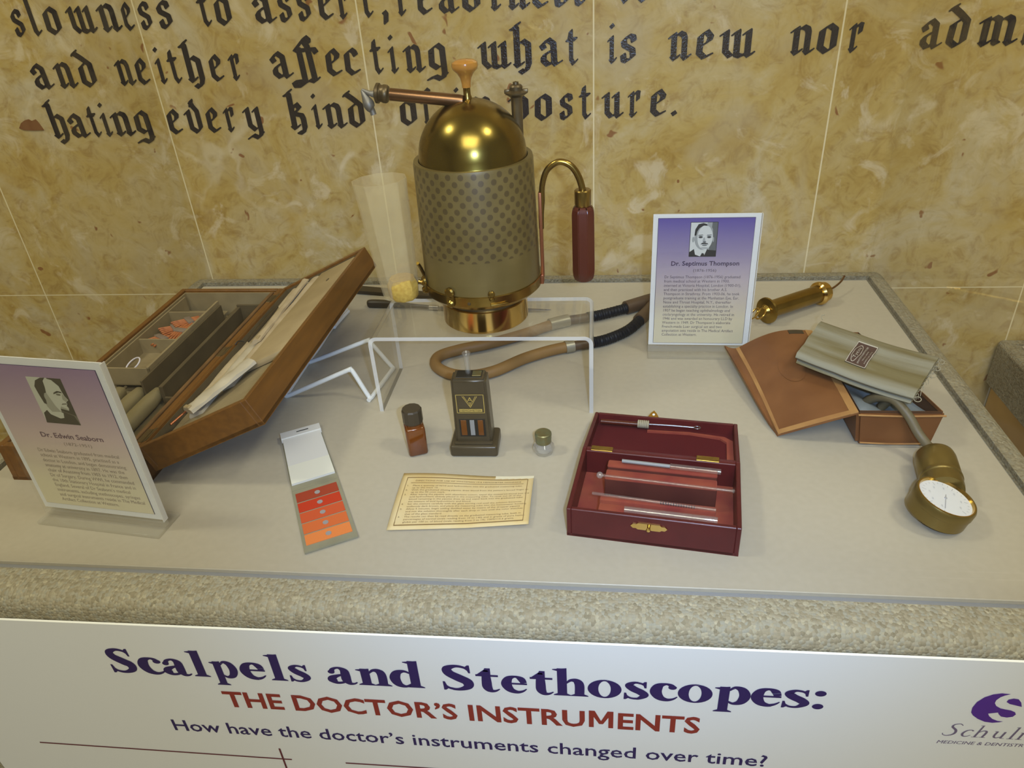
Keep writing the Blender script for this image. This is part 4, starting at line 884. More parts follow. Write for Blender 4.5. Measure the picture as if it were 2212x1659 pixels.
def name_sign(label, loc, rz, tilt, w, h, card, kind, zb, title, years, lines, geo, inks):
    o = thing('name_sign', label, 'sign', loc, rz, 'doctor name signs')
    TT = Matrix.Translation((0, 0, zb)) @ Matrix.Rotation(-tilt, 4, 'X')
    def fin(ob): ob.matrix_local = TT; return ob
    b = BM(); box(b, (-w / 2, .0004, 0), (w / 2, .0014, h)); cd = fin(obj('card', b, M['white'], o, smooth=0))
    a0, a1, v0, v1 = geo['print']
    b = BM(); box(b, (-w / 2 + a0 * w - .0004, .0000, h * v0 - .0004), (-w / 2 + a1 * w + .0004, .0003, h * v1 + .0004)); obj('print_border', b, M['cardink'], cd, smooth=0)
    b = BM(); box(b, (-w / 2 + a0 * w, -.0003, h * v0), (-w / 2 + a1 * w, .0002, h * v1)); obj('colour_print', b, card, cd, smooth=0)
    pa, pb, pc, pd = geo['photo']
    portrait(cd, -w / 2 + pa * w, -w / 2 + pb * w, h * (1 - pd), h * (1 - pc), kind, -.0004)
    b = BM(); fm = lambda x, y, i: Vector((x, -.00045 - (i % 29) * 4e-6, y))
    t0, t1, tz = geo['title']; put_text(b, title, fm, -w / 2 + t0 * w, h * (1 - tz), (t1 - t0) * w, .0054, jit=True, offset=.016)
    obj('name_lettering', b, M[inks[0]], cd, smooth=0)
    b = BM(); t0, t1, tz = geo['years']; put_text(b, years, fm, -w / 2 + t0 * w, h * (1 - tz), (t1 - t0) * w, .0034)
    l0, lz, dz, lw = geo['body']
    widest = 0
    for s in lines:
        vs, _ = text_mesh(s, 1.0); widest = max(widest, max(v[0] for v in vs) if vs else 0)
    sc = lw * w / widest
    for k, s in enumerate(lines):
        vs, fs = text_mesh(s, 1.0)
        nv = [b.verts.new((-w / 2 + l0 * w + x * sc, -.00045, h * (1 - lz - k * dz) + y * sc * 1.12)) for x, y in vs]
        for f in fs: b.faces.new([nv[i] for i in f])
    obj('body_lettering', b, M[inks[1]], cd, smooth=0)
    # clear holder: front and back sheets, foot
    b = BM(); box(b, (-w / 2 - .0005, -.0024, -.0010), (w / 2 + .0005, -.0006, h + .0006)); box(b, (-w / 2 - .0005, .0016, -.0010), (w / 2 + .0005, .0034, h + .0006)); fin(obj('clear_sleeve', b, M['clear3'], o, smooth=0))
    b = BM(); box(b, (-w / 2 - .0005, -.0014 - .0125, 0), (w / 2 + .0005, .0185, .0035), .0008, 2); box(b, (-w / 2 - .0005, -.0024, .0035), (w / 2 + .0005, .0034, zb - .0012), .0004, 1)
    obj('clear_foot', b, M['clear4'], o)
    b = BM(); box(b, (w / 2 + .0004, -.0024, 0), (w / 2 + .0012, .0034, h)); fin(obj('side_edge', b, M['clear_edge'], o, smooth=0))
    return o
CARD1 = card_mat('violet_to_cream_print', (0.125, 0.095, 0.37), (0.50, 0.43, 0.48), (0.68, 0.62, 0.45), .158)
CARD2 = card_mat('mauve_to_cream_print', (0.34, 0.23, 0.36), (0.66, 0.52, 0.49), (0.74, 0.68, 0.49), .164)
T1 = ["Dr Septimus Thompson (1876-1956) graduated", "from medical school at Western in 1900,", "interned at Victoria Hospital, London (1900-01),", "and then practiced with his brother A.S.", "Thompson in Strathroy. From 1903-06, he took", "postgraduate training at the Manhattan Eye, Ear,", "Nose and Throat Hospital, N.Y., thereafter", "establishing a specialty practice in London. In", "1907 he began teaching ophthalmology and", "otolaryngology at the university. He retired in", "1946 and was awarded an honourary LLD by", "Western in 1949. Dr Thompson\u2019s elaborate", "French-made Luer surgical set and two", "amputation sets reside in The Medical Artifact", "Collection at Western."]
T2 = ["Dr Edwin Seaborn graduated from medical", "school at Western in 1895, practised as a", "doctor in London, and began demonstrating", "anatomy at university in 1897. He was the", "chair of Anatomy from 1903 to 1912, then", "Dr of Surgery. During WWI, he commanded", "the 10th Stationary Hospital in France and in", "England. Several of Dr Seaborn\u2019s medical", "instruments, including stethoscopes, syringes", "and surgical instruments reside in The Medical", "Artifact Collection at Western."]
name_sign('violet name sign of the moustached doctor, standing behind the maroon box', (.1256, -.2535, 0), -.023, .0487, .1146, .158, CARD1, 'front', .012, 'Dr. Septimus Thompson', '(1876-1956)', T1,
          dict(print=(.050, .945, .018, .970), photo=(.357, .605, .060, .303), title=(.190, .838, .372), years=(.405, .625, .418), body=(.130, .468, .0325, .745)), ('cardink', 'cardink2'))
name_sign('mauve name sign with a profile portrait, at the left front beside the wooden case', (-.4396, -.5709, 0), -.1073, -.0049, .1278, .164, CARD2, 'profile', .010, 'Dr. Edwin Seaborn', '(1872-1951)', T2,
          dict(print=(.040, .935, .040, .955), photo=(.385, .650, .105, .385), title=(.285, .775, .482), years=(.44, .66, .528), body=(.195, .585, .0345, .700)), ('cardink3', 'cardink4'))

# ------------------------------------------------------------------ colour scale booklet
BK = Vector((-.2374, -.6034, 0)); bang = math.atan2(-.5808 + .6034, -.1966 + .2374)
bk = thing('colour_scale_booklet', 'open booklet with five red and orange colour bars and a white pad', 'booklet', BK, bang)
# local: x along the lower edge, y toward the back; lower half 0..LB, upper half LB..
bw = .0466
def bl(x, y): 
    v = Vector((x, y)) - Vector((BK.x, BK.y)); c, s = math.cos(-bang), math.sin(-bang); return (v.x * c - v.y * s, v.x * s + v.y * c)
TLp, TRp, MLp, MRp, BRp = bl(-.3217, -.4395), bl(-.2862, -.4189), bl(-.2775, -.5262), bl(-.2388, -.5034), bl(-.1966, -.5808)
def bq(u, v):  # u 0..1 across, v 0 bottom .. 1 hinge .. 2 top
    BLp = (0, 0)
    a, c, d, e = (BLp, BRp, MLp, MRp) if v <= 1 else (MLp, MRp, TLp, TRp); t = v if v <= 1 else v - 1
    l = Vector(a).lerp(Vector(d), t); r = Vector(c).lerp(Vector(e), t); return l.lerp(r, u)
def slab(bm, u0, u1, v0, v1, z0, z1, mi=0, zt=None):
    P = [bq(u0, v0), bq(u1, v0), bq(u1, v1), bq(u0, v1)]; zt = zt or [z1] * 4
    a = [bm.verts.new((p.x, p.y, z0)) for p in P]; c = [bm.verts.new((p.x, p.y, z)) for p, z in zip(P, zt)]
    for f in ([a[3], a[2], a[1], a[0]], c, *[[a[i], a[(i + 1) % 4], c[(i + 1) % 4], c[i]] for i in range(4)]): bm.faces.new(f).material_index = mi
b = BM(); slab(b, 0, 1, 0, .985, .0002, .0022); slab(b, 0, 1, 1.015, 2, .0002, .0022); slab(b, .0, 1, .96, 1.04, .0001, .0018); slab(b, 0, 1, -.012, .03, .0012, .0030); obj('cover', b, M['greycover'], bk, smooth=0)
b = BM(); slab(b, .03, .97, 1.10, 1.94, .0023, .0040, 0, [.0045, .0045, .0075, .0075]); obj('paper_pad', b, M['offwhite'], bk, smooth=0)
b = BM(); slab(b, .03, .97, 1.095, 1.38, .0045, .0060, 0, [.0052, .0052, .0066, .0066]); obj('front_sheet', b, M['whitestrip'], bk, smooth=0)
b = BM(); slab(b, .0, 1.0, 1.88, 1.995, .0030, .0084); obj('stapled_strip', b, M['offwhite'], bk, smooth=0)
b = BM(); slab(b, .40, .70, 1.932, 1.940, .0084, .0090); obj('staple', b, M['black'], bk, smooth=0)
for k in range(5):
    v1 = .945 - k * .176; b = BM(); slab(b, .06, .93, v1 - .155, v1, .0022, .0027); br = obj('colour_bar', b, M['scale%d' % k], bk, smooth=0)
    c = bq(.5, v1 - .078); b = BM(); lathe(b, [(0, .0027), (.0026, .0027), (.0026, .0030), (0, .0030)], 20, Matrix.Translation((c.x, c.y, 0))); obj('sample_disc', b, M['holehole'], br)

# ------------------------------------------------------------------ yellowed instruction sheet
pc = [Vector((-.1748, -.4969)), Vector((-.0494, -.4947)), Vector((-.0487, -.5625)), Vector((-.1732, -.5728))]  # TL TR BR BL
PO = Vector((-.112, -.532))
def pz(u, v): return .0022 + .0032 * (math.sin(u * 5.2 + .8) * .5 + .5) * (1 - v) + .0028 * math.sin(PI * v) * (0.4 + .6 * u) + .0030 * max(0, u - .55) * v * 2
def pmap(u, v, lift=0):  # u left..right, v top..bottom
    p = pc[0].lerp(pc[1], u).lerp(pc[3].lerp(pc[2], u), v) - PO; return Vector((p.x, p.y, pz(u, v) + lift))
ps = thing('instruction_sheet', 'yellowed printed instruction sheet lying in front of the brown comparator', 'paper', (PO.x, PO.y, 0))
t = bmesh.new(); nu, nv_ = 30, 14; G = [[t.verts.new(pmap(i / nu, j / nv_)) for i in range(nu + 1)] for j in range(nv_ + 1)]
for j in range(nv_):
    for i in range(nu): t.faces.new((G[j][i], G[j + 1][i], G[j + 1][i + 1], G[j][i + 1]))
o = obj('sheet', t, M['oldpaper'], ps); md = o.modifiers.new('thickness', 'SOLIDIFY'); md.thickness = .0003; md.offset = -1
b = BM()
def pq(u0, u1, v0, v1, lift=.0002, n=16):
    for i in range(n):
        a, c = u0 + (u1 - u0) * i / n, u0 + (u1 - u0) * (i + 1) / n
        b.faces.new([b.verts.new(pmap(x, y, lift)) for x, y in ((a, v1), (c, v1), (c, v0), (a, v0))])
pq(.04, .96, .085, .100); pq(.04, .96, .925, .940); pq(.04, .045, .09, .93, n=1); pq(.955, .960, .09, .93, n=1); pq(.08, .93, .195, .203)
for j in range(12):
    for ua in (.04, .956):
        va, vb = .09 + .84 * j / 12, .09 + .84 * (j + 1) / 12
        b.faces.new([b.verts.new(pmap(x, y, .00022)) for x, y in ((ua, vb), (ua + .004, vb), (ua + .004, va), (ua, va))])
PT = [("DIRECTIONS FOR USE OF WHITEMAN 15.6 HEMOMETER NONFADE", .11, .175, .80)]
body = [("1.", "Place a quantity of N/10 acid hydrochloric into the graduated measuring tube,"), ("", "up to the mark 10."), ("2.", "With the graduated diluting pipette draw blood from the patient\u2019s lanced finger to"), ("", "up to the 20 cmm mark."), ("3.", "After wiping the pipette with absorbent cotton, expel the measured blood into the"), ("", "acid hydrochloric already placed in the measuring tube. To rinse out all of the"), ("", "blood remaining in the pipette draw up and expel back into the graduated tube"), ("", "the mixture of acid hydrochloric and blood."), ("4.", "Stir the mixture carefully with the glass stirring rod until the solution becomes"), ("", "uniformly dark brown, and place the measuring tube into the hemometer housing."), ("5.", "Allow 5 minutes, begin adding distilled water by means of the dropper pipette"), ("", "and mix the solution thoroughly after each drop or two until the color matches"), ("", "that of the glass standard."), ("6.", "The results can then be read directly on the graduated measuring tube, both in"), ("", "percentages of normal (scale reading from 10 to 140) and in grams of pure hemo-"), ("", "globin per 100 cc. of blood (scale reading from 2 to 19). 100%=15.6 grams.")]
def ptext(s, u0, v0, uw=None, sc=None):
    vs, fs = text_mesh(s, 1.0)
    if not vs: return
    if uw: sc = uw / max(v[0] for v in vs)
    nvv = [b.verts.new(pmap(u0 + x * sc, v0 - y * sc * 1.35, .00025)) for x, y in vs]
    for f in fs: b.faces.new([nvv[i] for i in f])
ptext(PT[0][0], .11, .168, .80)
for k, (num, s) in enumerate(body):
    v0 = .265 + k * .0422
    if num: ptext(num, .055, v0, None, .0262)
    ptext(s, .10, v0, None, .0262)
obj('printed_lettering', b, M['ink'], ps, smooth=0, fix=False)
b = BM()
for i in range(6):
    a, c = .71 + .29 * i / 6, .71 + .29 * (i + 1) / 6; b.faces.new([b.verts.new(pmap(x, y, .00015)) for x, y in ((a, .075), (c, .06), (c, .0), (a, .0))])
obj('paper_tape', b, M['tape'], ps, smooth=0, fix=False)

# ------------------------------------------------------------------ amber bottle
ab = thing('amber_bottle', 'small square amber glass bottle with a dark screw cap', 'bottle', (-.1712, -.4545, 0), math.radians(22))
b = BM(); box(b, (-.0098, -.0098, 0), (.0098, .0098, .0335), .0030, 3); lathe(b, [(0, .0325), (.0085, .0325), (.0078, .0350), (.0070, .0360), (.0070, .0380), (0, .0380)], 28); obj('bottle_body', b, M['amber'], ab)
b = BM(); lathe(b, [(0, .0362), (.0092, .0362), (.0100, .0372), (.0100, .0505), (.0090, .0520), (0, .0523)], 12); obj('screw_cap', b, M['cap'], ab, smooth=20)

# ------------------------------------------------------------------ comparator
CPX, CPY = -.1117, -.4635
cp = thing('colour_comparator', 'brown upright colour comparator block with a gold badge', 'comparator', (CPX, CPY, 0), .025)
b = BM(); box(b, (-.0238, 0, 0), (.0238, .0355, .0128), .0028, 3); obj('foot', b, M['bakelite'], cp)
b = BM(); t = bmesh.new(); bmesh.ops.create_cube(t, size=1.0)
for v in t.verts:
    zt = v.co.z > 0; s = .0170 if zt else .0185
    v.co = Vector((v.co.x * 2 * s, .0075 + (v.co.y + .5) * (.0215 if zt else .0230), .0110 + (v.co.z + .5) * .0742))
bmesh.ops.bevel(t, geom=list(t.edges), offset=.0024, segments=3, affect='EDGES'); merge(b, t)
box(b, (-.0190, .0035, .0128), (.0190, .0080, .0150), .0008); obj('housing', b, M['bakelite'], cp)
b = BM(); box(b, (-.0125, .0125, .0848), (.0125, .0260, .0855), .0003, 1); obj('top_slot', b, M['darkslot'], cp, smooth=0)
b = BM(); box(b, (.0030, .0150, .0853), (.0115, .0245, .0859), .0003, 1); obj('slot_slide', b, M['brasscap'], cp, smooth=0)
fy = .00735
b = BM(); box(b, (-.0128, fy - .0002, .0205), (.0128, fy + .0006, .0410), .0001, 1); obj('window_recess', b, M['darkslot'], cp, smooth=0)
for xa, xb, m, nm in ((-.0112, -.0056, 'amberwin', 'amber_standard'), (-.0022, .0022, 'frost', 'clear_slot'), (.0056, .0108, 'amberwin', 'amber_standard')):
    b = BM(); box(b, (xa, fy - .0006, .0222), (xb, fy, .0400), .0001, 1); obj(nm, b, M[m], cp, smooth=0)
b = BM()
def cm(x, z, i=0): return Vector((x, fy - .0003 - (i % 9) * 1e-5, z))
def cq(x0_, x1_, z0_, z1_): flat(b, [[(x0_, z0_), (x1_, z0_), (x1_, z1_), (x0_, z1_)]], cm)
for q in ((-.0136, .0136, .0688, .0694), (-.0136, .0136, .0482, .0488), (-.0136, -.0130, .0482, .0694), (.0130, .0136, .0482, .0694), (-.0112, .0112, .0497, .0530)): cq(*q)
def cl(pts, w=.0005):
    for a, c in zip(pts, pts[1:]):
        n_ = Vector((-(c[1] - a[1]), c[0] - a[0])).normalized() * w / 2
        flat(b, [[(a[0] + n_.x, a[1] + n_.y), (c[0] + n_.x, c[1] + n_.y), (c[0] - n_.x, c[1] - n_.y), (a[0] - n_.x, a[1] - n_.y)]], cm)
cl([(-.0072, .0676), (0, .0548), (.0072, .0676)]); cl([(-.0058, .0676), (-.0024, .0612), (0, .0655), (.0024, .0612), (.0058, .0676)]); cl([(-.0026, .0610), (0, .0664), (.0026, .0610)]); cl([(-.0016, .0630), (.0016, .0630)]); cl([(-.0020, .0608), (-.0010, .0592), (0, .0606), (.0010, .0592), (.0020, .0608)]); cl([(.0012, .0582), (0, .0588), (-.0012, .0578), (0, .0566), (.0012, .0570), (.0012, .0577), (.0002, .0577)])
bd_ = obj('gold_badge', b, M['goldleaf'], cp, smooth=0, fix=False)
b = BM(); put_text(b, 'HEMOMETER', lambda x, y, i: Vector((x, fy - .0005, y)), -.0104, .0504, .0208, .0020); obj('badge_lettering', b, M['bakelite'], cp, smooth=0, fix=False)
gt = thing('glass_tube', 'clear glass measuring tube standing in the top of the brown comparator', 'tube', (CPX - .0020, CPY + .0215, .0853), .0)
b = BM(); lathe(b, [(.0027, 0), (.0027, .0190), (.0038, .0205), (.0041, .0215), (.0036, .0222), (.0022, .0205), (.0019, 0)], 20, cap=False); obj('tube_wall', b, M['tube'], gt)

# ------------------------------------------------------------------ small cut glass bottle
gb = thing('glass_bottle', 'tiny cut glass bottle with a greenish brass cap left of the maroon box', 'bottle', (-.0432, -.4525, 0), .2)
b = BM(); lathe(b, [(0, 0), (.0088, 0), (.0098, .0015), (.0112, .0055), (.0104, .0095), (.0078, .0125), (.0066, .0140), (.0066, .0155), (.0050, .0155), (.0050, .0135), (.0078, .0090), (.0085, .0055), (.0075, .0022), (0, .0020)], 8); bmesh.ops.bevel(b, geom=list(b.edges), offset=.0004, segments=1, affect='EDGES'); obj('bottle_body', b, M['crystal'], gb, smooth=0)
b = BM(); lathe(b, [(0, .0128), (.0076, .0128), (.0080, .0140), (.0076, .0160), (.0082, .0175), (.0078, .0195), (.0084, .0210), (.0082, .0232), (.0074, .0240), (0, .0234)], 28); obj('brass_cap', b, M['brasscap'], gb)

# ------------------------------------------------------------------ maroon box with pipettes
RBO, RBA = (-.0151, -.5697, 0), -.133
rb = thing('maroon_box', 'open maroon leatherette box lined with rose velvet holding glass pipettes', 'box', RBO, RBA)
BWd, BDp, BHt = .1410, .0862, .0300
b = BM(); tray(b, 0, BWd, 0, BDp, 0, BHt, .0038, .003); obj('box_base', b, M['leatherette'], rb)
b = BM(); box(b, (.0039, .0039, .0031), (BWd - .0039, BDp - .0039, .0048)); box(b, (.0039, .0039, .0048), (.0290, .0790, .0052)); obj('floor_lining', b, M['velvet'], rb, smooth=0)
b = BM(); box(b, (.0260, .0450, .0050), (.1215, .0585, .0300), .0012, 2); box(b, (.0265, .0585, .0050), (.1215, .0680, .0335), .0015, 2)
for f in b.faces: f.material_index = 0 if f.normal.z > .5 or f.calc_center_median().z > .0285 else 1  # tops keep the plain velvet, sides get the painted-in shade
obj('back_rest', b, [M['velvet'], M['velvet_shade']], rb)
b = BM(); box(b, (.0250, .0085, .0050), (.1210, .0200, .0235), .0012, 2); box(b, (.0250, .0200, .0050), (.1210, .0275, .0265), .0012, 2); obj('front_rest', b, M['velvet'], rb)
# lid: opened past flat so that its far edge rests on the deck
la = math.radians(10.2)
TB = Matrix.Translation((0, BDp + .0004, BHt)) @ Matrix.Rotation(-la, 4, 'X')
LDp, LHt = .0835, .0150
b = BM(); t = bmesh.new(); tray(t, 0, BWd, 0, LDp, -LHt, 0, .0036, .0022); merge(b, t, TB); obj('box_lid', b, M['leatherette'], rb)
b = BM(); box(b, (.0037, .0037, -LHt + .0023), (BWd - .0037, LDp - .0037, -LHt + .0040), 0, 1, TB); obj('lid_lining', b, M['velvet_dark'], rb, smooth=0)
b = BM(); t = bmesh.new(); pts = [(BWd - .0040, .0045), (BWd - .0040, LDp - .022), (BWd - .012, LDp - .014), (BWd - .045, LDp - .010), (.0545, LDp - .013), (.0545, LDp - .016), (BWd - .045, LDp - .013), (BWd - .016, LDp - .018), (BWd - .0100, LDp - .026), (BWd - .0105, .0045)]
prism(t, pts, -LHt + .0040, -LHt + .0060); merge(b, t, TB); obj('lid_padding', b, M['velvet'], rb)
for xa in (.018, .1130):
    b = BM(); box(b, (xa - .010, BDp - .0030, BHt - .0002), (xa + .010, BDp + .0042, BHt + .0007), .0003, 1); obj('hinge', b, M['brass'], rb)
# front clasp plate and lid catch
b = BM(); pt = [(-.0150, 0), (-.0130, .0022), (-.0105, .0020), (-.0090, .0034), (.0090, .0034), (.0105, .0020), (.0130, .0022), (.0150, 0), (.0130, -.0022), (.0105, -.0020), (.0090, -.0032), (-.0090, -.0032), (-.0105, -.0020), (-.0130, -.0022)]
prism(b, pt, 0, .0010, Matrix.Translation((.0685, 0, .0205)) @ Matrix.Rotation(PI / 2, 4, 'X')); lathe(b, [(0, 0), (.0014, 0), (.0014, .0030), (.0020, .0036), (.0014, .0046), (0, .0048)], 14, Matrix.Translation((.0685, -.001, .0210)) @ Matrix.Rotation(PI / 2, 4, 'X')); obj('clasp_plate', b, M['brass_bright'], rb)
b = BM(); t = bmesh.new()
o1 = [(-.0050, .001), (-.0028, .0052), (0, .0085), (.0028, .0052), (.0050, .001), (.0022, -.0012), (-.0022, -.0012)]
prism(t, o1, -.0010, .0002); merge(b, t, TB @ Matrix.Translation((.0590, LDp + .0010, -.0010)) @ Matrix.Rotation(.5, 4, 'X')); obj('lid_catch', b, M['brass_bright'], rb)
b = BM(); t = bmesh.new(); lathe(t, [(0, .0002), (.0013, .0002), (.0013, .0006), (0, .0006)], 14, Matrix.Translation((0, .003, 0))); merge(b, t, TB @ Matrix.Translation((.0590, LDp + .0010, -.0010)) @ Matrix.Rotation(.5, 4, 'X')); obj('catch_hole', b, M['white'], rb)
RT = Matrix.Translation(RBO) @ Matrix.Rotation(RBA, 4, 'Z')
# pipettes and tubes (points in box coordinates)
o = at(RT @ Matrix.Translation((.0215, .0470, .0312)), 'glass_rod', 'thin glass stirring rod with a round glass knob on the velvet rest', 'glass rod')
b = BM(); tube(b, [(0, 0, 0), (.056, -.0012, 0), (.112, -.0026, 0)], .0013, 12, 2); lathe(b, [(0, 0), (.0016, 0), (.0018, .0018), (0, .0030)], 12, Matrix.Translation((.112, -.0026, 0)) @ Matrix.Rotation(PI / 2, 4, 'Y')); obj('rod', b, M['tube'], o)
b = BM(); bmesh.ops.create_uvsphere(b, u_segments=16, v_segments=10, radius=.0030); obj('knob', b, M['crystal'], o, smooth=0)
o = at(RT @ Matrix.Translation((.0390, .0640, .0362)), 'pipette', 'glass pipette with a frosted end on the back velvet rest', 'pipette', 'glass pipettes in the maroon box')
b = BM(); tube(b, [(0, 0, 0), (.042, -.001, 0)], .0017, 12, 1); obj('frosted_end', b, M['frost'], o)
b = BM(); tube(b, [(.042, -.001, .0002), (.085, -.0020, .0002)], .0024, 14, 1); obj('barrel', b, M['tube'], o)
o = at(RT @ Matrix.Translation((.0180, .0235, .0280)), 'pipette', 'thin graduated glass pipette along the front velvet rest', 'pipette', 'glass pipettes in the maroon box')
b = BM(); tube(b, [(0, .0020, 0), (.050, 0, 0), (.103, -.0020, 0)], .0014, 12, 2); obj('barrel', b, M['tube'], o)
b = BM()
for k in range(14): lathe(b, [(.00145, 0), (.00155, 0), (.00155, .0005), (.00145, .0005)], 10, Matrix.Translation((.058 + k * .0021, -.0003 - k * .00008, 0)) @ Matrix.Rotation(PI / 2, 4, 'Y'))
obj('graduation', b, M['black'], o)
o = at(RT @ Matrix.Translation((.0470, .0115, .0262)), 'glass_tube', 'wide clear glass tube at the front edge inside the maroon box', 'tube')
b = BM(); lathe(b, [(.0030, 0), (.0030, .0755), (.0024, .0755), (.0024, 0)], 20, Matrix.Rotation(-.01, 4, 'Z') @ Matrix.Rotation(PI / 2, 4, 'Y'), cap=False); obj('tube_wall', b, M['tube'], o)
LT_ = RT @ TB
o = at(LT_ @ Matrix.Translation((.0070, LDp - .0090, -LHt + .0090)), 'wire_loop_holder', 'dark handled wire loop tool with white thread wrap in the maroon box lid', 'laboratory tool')
b = BM(); tube(b, [(0, 0, 0), (.037, .0005, 0)], .0026, 14, 1); obj('handle', b, M['redwood'], o)
b = BM()
for k in range(6): lathe(b, [(.0022, 0), (.0040, .0003), (.0042, .0012), (.0040, .0019), (.0022, .0021)], 16, Matrix.Translation((.0370 + k * .0019, .0005, .0006)) @ Matrix.Rotation(PI / 2, 4, 'Y'))
obj('thread_wrap', b, M['thread'], o)
b = BM(); tube(b, [(.046, .0005, .0010), (.070, .0000, .0020), (.0925, -.0008, .0024)], .0008, 8, 3); tube(b, [(.0957 + .0030 * math.cos(a), -.0009 + .0030 * math.sin(a), .0026) for a in [PI + i * 2 * PI / 18 for i in range(19)]], .0005, 8, 1); obj('wire_loop', b, M['steel'], o)
o = at(RT @ Matrix.Translation((.0155, .0150, .0050)), 'stopper', 'grey green stopper in the front left corner of the maroon box', 'stopper')
b = BM(); lathe(b, [(0, 0), (.0050, .0005), (.0062, .004), (.0050, .0085), (0, .0092)], 14, Matrix.Scale(.8, 4, (0, 1, 0))); obj('plug', b, M['pouchlining'], o)

# ------------------------------------------------------------------ leather pouch
lp = thing('leather_pouch', 'brown leather pouch with its stiff flap open to the left', 'pouch', (.2900, -.3500, 0))
def L_(p): return Vector(p) - Vector((.2900, -.3500, 0))
bt = [(.2585, -.4325), (.3270, -.4325), (.2955, -.2740), (.2540, -.2720)]; tp = [(.2520, -.4350), (.3315, -.4350), (.2995, -.2720), (.2470, -.2700)]
HT = .0400
def quadbox(bm, bot, topq, z0, z1, th, bevel):
    t = bmesh.new()
    def inset(q, d):
        cx = sum(p[0] for p in q) / 4; cy = sum(p[1] for p in q) / 4
        return [(p[0] + (d if p[0] < cx else -d), p[1] + (d if p[1] < cy else -d)) for p in q]
    ob = [t.verts.new(L_((*p, z0))) for p in bot]; ot = [t.verts.new(L_((*p, z1))) for p in topq]
    it = [t.verts.new(L_((*p, z1))) for p in inset(topq, th)]; ib = [t.verts.new(L_((*p, z0 + th))) for p in inset(bot, th)]
    t.faces.new(ob)
    for i in range(4):
        j = (i + 1) % 4
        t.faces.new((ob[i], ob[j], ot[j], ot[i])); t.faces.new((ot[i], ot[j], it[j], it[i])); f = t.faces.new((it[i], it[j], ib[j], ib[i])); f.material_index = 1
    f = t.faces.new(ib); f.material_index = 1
    ed = [e for e in t.edges if all(v in ob or v in ot for v in e.verts)]
    bmesh.ops.bevel(t, geom=ed, offset=bevel, segments=4, affect='EDGES'); merge(bm, t)
b = BM(); quadbox(b, bt, tp, 0, HT, .0028, .0030); obj('pouch_body', b, [M['leather'], M['leather_in']], lp)
b = BM()
tube(b, [L_(p) for p in ((.2530, -.4362, .0375), (.2900, -.4366, .0368), (.3305, -.4362, .0375))], .0009, 8, 3); tube(b, [L_(p) for p in ((.2600, -.4352, .0050), (.2900, -.4355, .0042), (.3260, -.4352, .0050))], .0008, 8, 3)
obj('stitched_edge', b, M['leather2'], lp)
b = BM(); t = bmesh.new(); bmesh.ops.create_grid(t, x_segments=14, y_segments=22, size=.5)
for v in t.verts:
    u, w = v.co.x + .5, v.co.y + .5
    v.co = L_((.2570 + (.068 - .030 * w) * u, -.4290 + .155 * w, .0235 + .0050 * math.sin(u * 7 + w * 3) + .0040 * math.sin(w * 11 + u * 2)))
merge(b, t); obj('cloth_lining', b, M['pouchlining'], lp)
# flap surface: s from hinge (0) to fold (1) to lip (1.3); t from front (0) to back (1)
def flap(s, t):
    h0, h1 = Vector((.2530, -.4350, .0400)), Vector((.2480, -.2710, .0400)); f0, f1 = Vector((.1870, -.4225, .0045)), Vector((.1670, -.2760, .0200)); e0, e1 = Vector((.1690, -.4030, .0030)), Vector((.1545, -.2640, .0190))
    if s <= 1:
        p = h0.lerp(h1, t).lerp(f0.lerp(f1, t), s); p.z += .010 * math.sin(PI * s) * (.35 + .65 * t) + .004 * math.sin(PI * t) * s
        p.y -= .004 * math.sin(PI * s) * (1 - t)
    else:
        k = (s - 1) / .3; fm_ = f0.lerp(f1, t); p = fm_ + (e1 - f1 + Vector((-.004, 0, 0))) * k * math.sqrt(max(t, 0)) * (1 - .25 * t) + Vector((0, .004, 0)) * k * (1 - t); p.z += .004 * math.sin(PI * t) - .0015 * math.sin(PI * k)
    return p
def sheet(bm, s0, s1, t0, t1, ns, nt_, up_, th, mi=0):
    t = bmesh.new(); top = []; bot = []
    for i in range(ns + 1):
        r1, r2 = [], []
        for j in range(nt_ + 1):
            p = L_(flap(s0 + (s1 - s0) * i / ns, t0 + (t1 - t0) * j / nt_)) + Vector((0, 0, up_)); r1.append(t.verts.new(p)); r2.append(t.verts.new(p - Vector((0, 0, th))))
        top.append(r1); bot.append(r2)
    for i in range(ns):
        for j in range(nt_):
            t.faces.new((top[i][j], top[i + 1][j], top[i + 1][j + 1], top[i][j + 1])); t.faces.new((bot[i][j], bot[i][j + 1], bot[i + 1][j + 1], bot[i + 1][j]))
    for i in range(ns):
        t.faces.new((top[i][0], bot[i][0], bot[i + 1][0], top[i + 1][0])); t.faces.new((top[i][-1], top[i + 1][-1], bot[i + 1][-1], bot[i][-1]))
    for j in range(nt_):
        t.faces.new((top[0][j], top[0][j + 1], bot[0][j + 1], bot[0][j])); t.faces.new((top[-1][j], bot[-1][j], bot[-1][j + 1], top[-1][j + 1]))
    for f in t.faces: f.material_index = mi
    merge(bm, t)
b = BM(); sheet(b, -.0, 1.3, 0, 1, 26, 16, 0, .0026); fp = obj('flap', b, M['leather'], lp)
b = BM(); sheet(b, .97, 1.03, 0, 1, 4, 16, .0005, .001); sheet(b, .0, .10, 0, 1, 4, 16, .0005, .001); sheet(b, .0, 1.0, 0, .035, 20, 2, .0004, .0008); obj('worn_crease', b, M['leather2'], fp)
b = BM(); t = bmesh.new(); nn = 24; cen = t.verts.new(L_(flap(.52, .55)) + Vector((0, 0, .0004))); rg = [t.verts.new(L_(flap(.52 + .16 * math.cos(2 * PI * k / nn), .55 + .15 * math.sin(2 * PI * k / nn))) + Vector((0, 0, .0006))) for k in range(nn)]
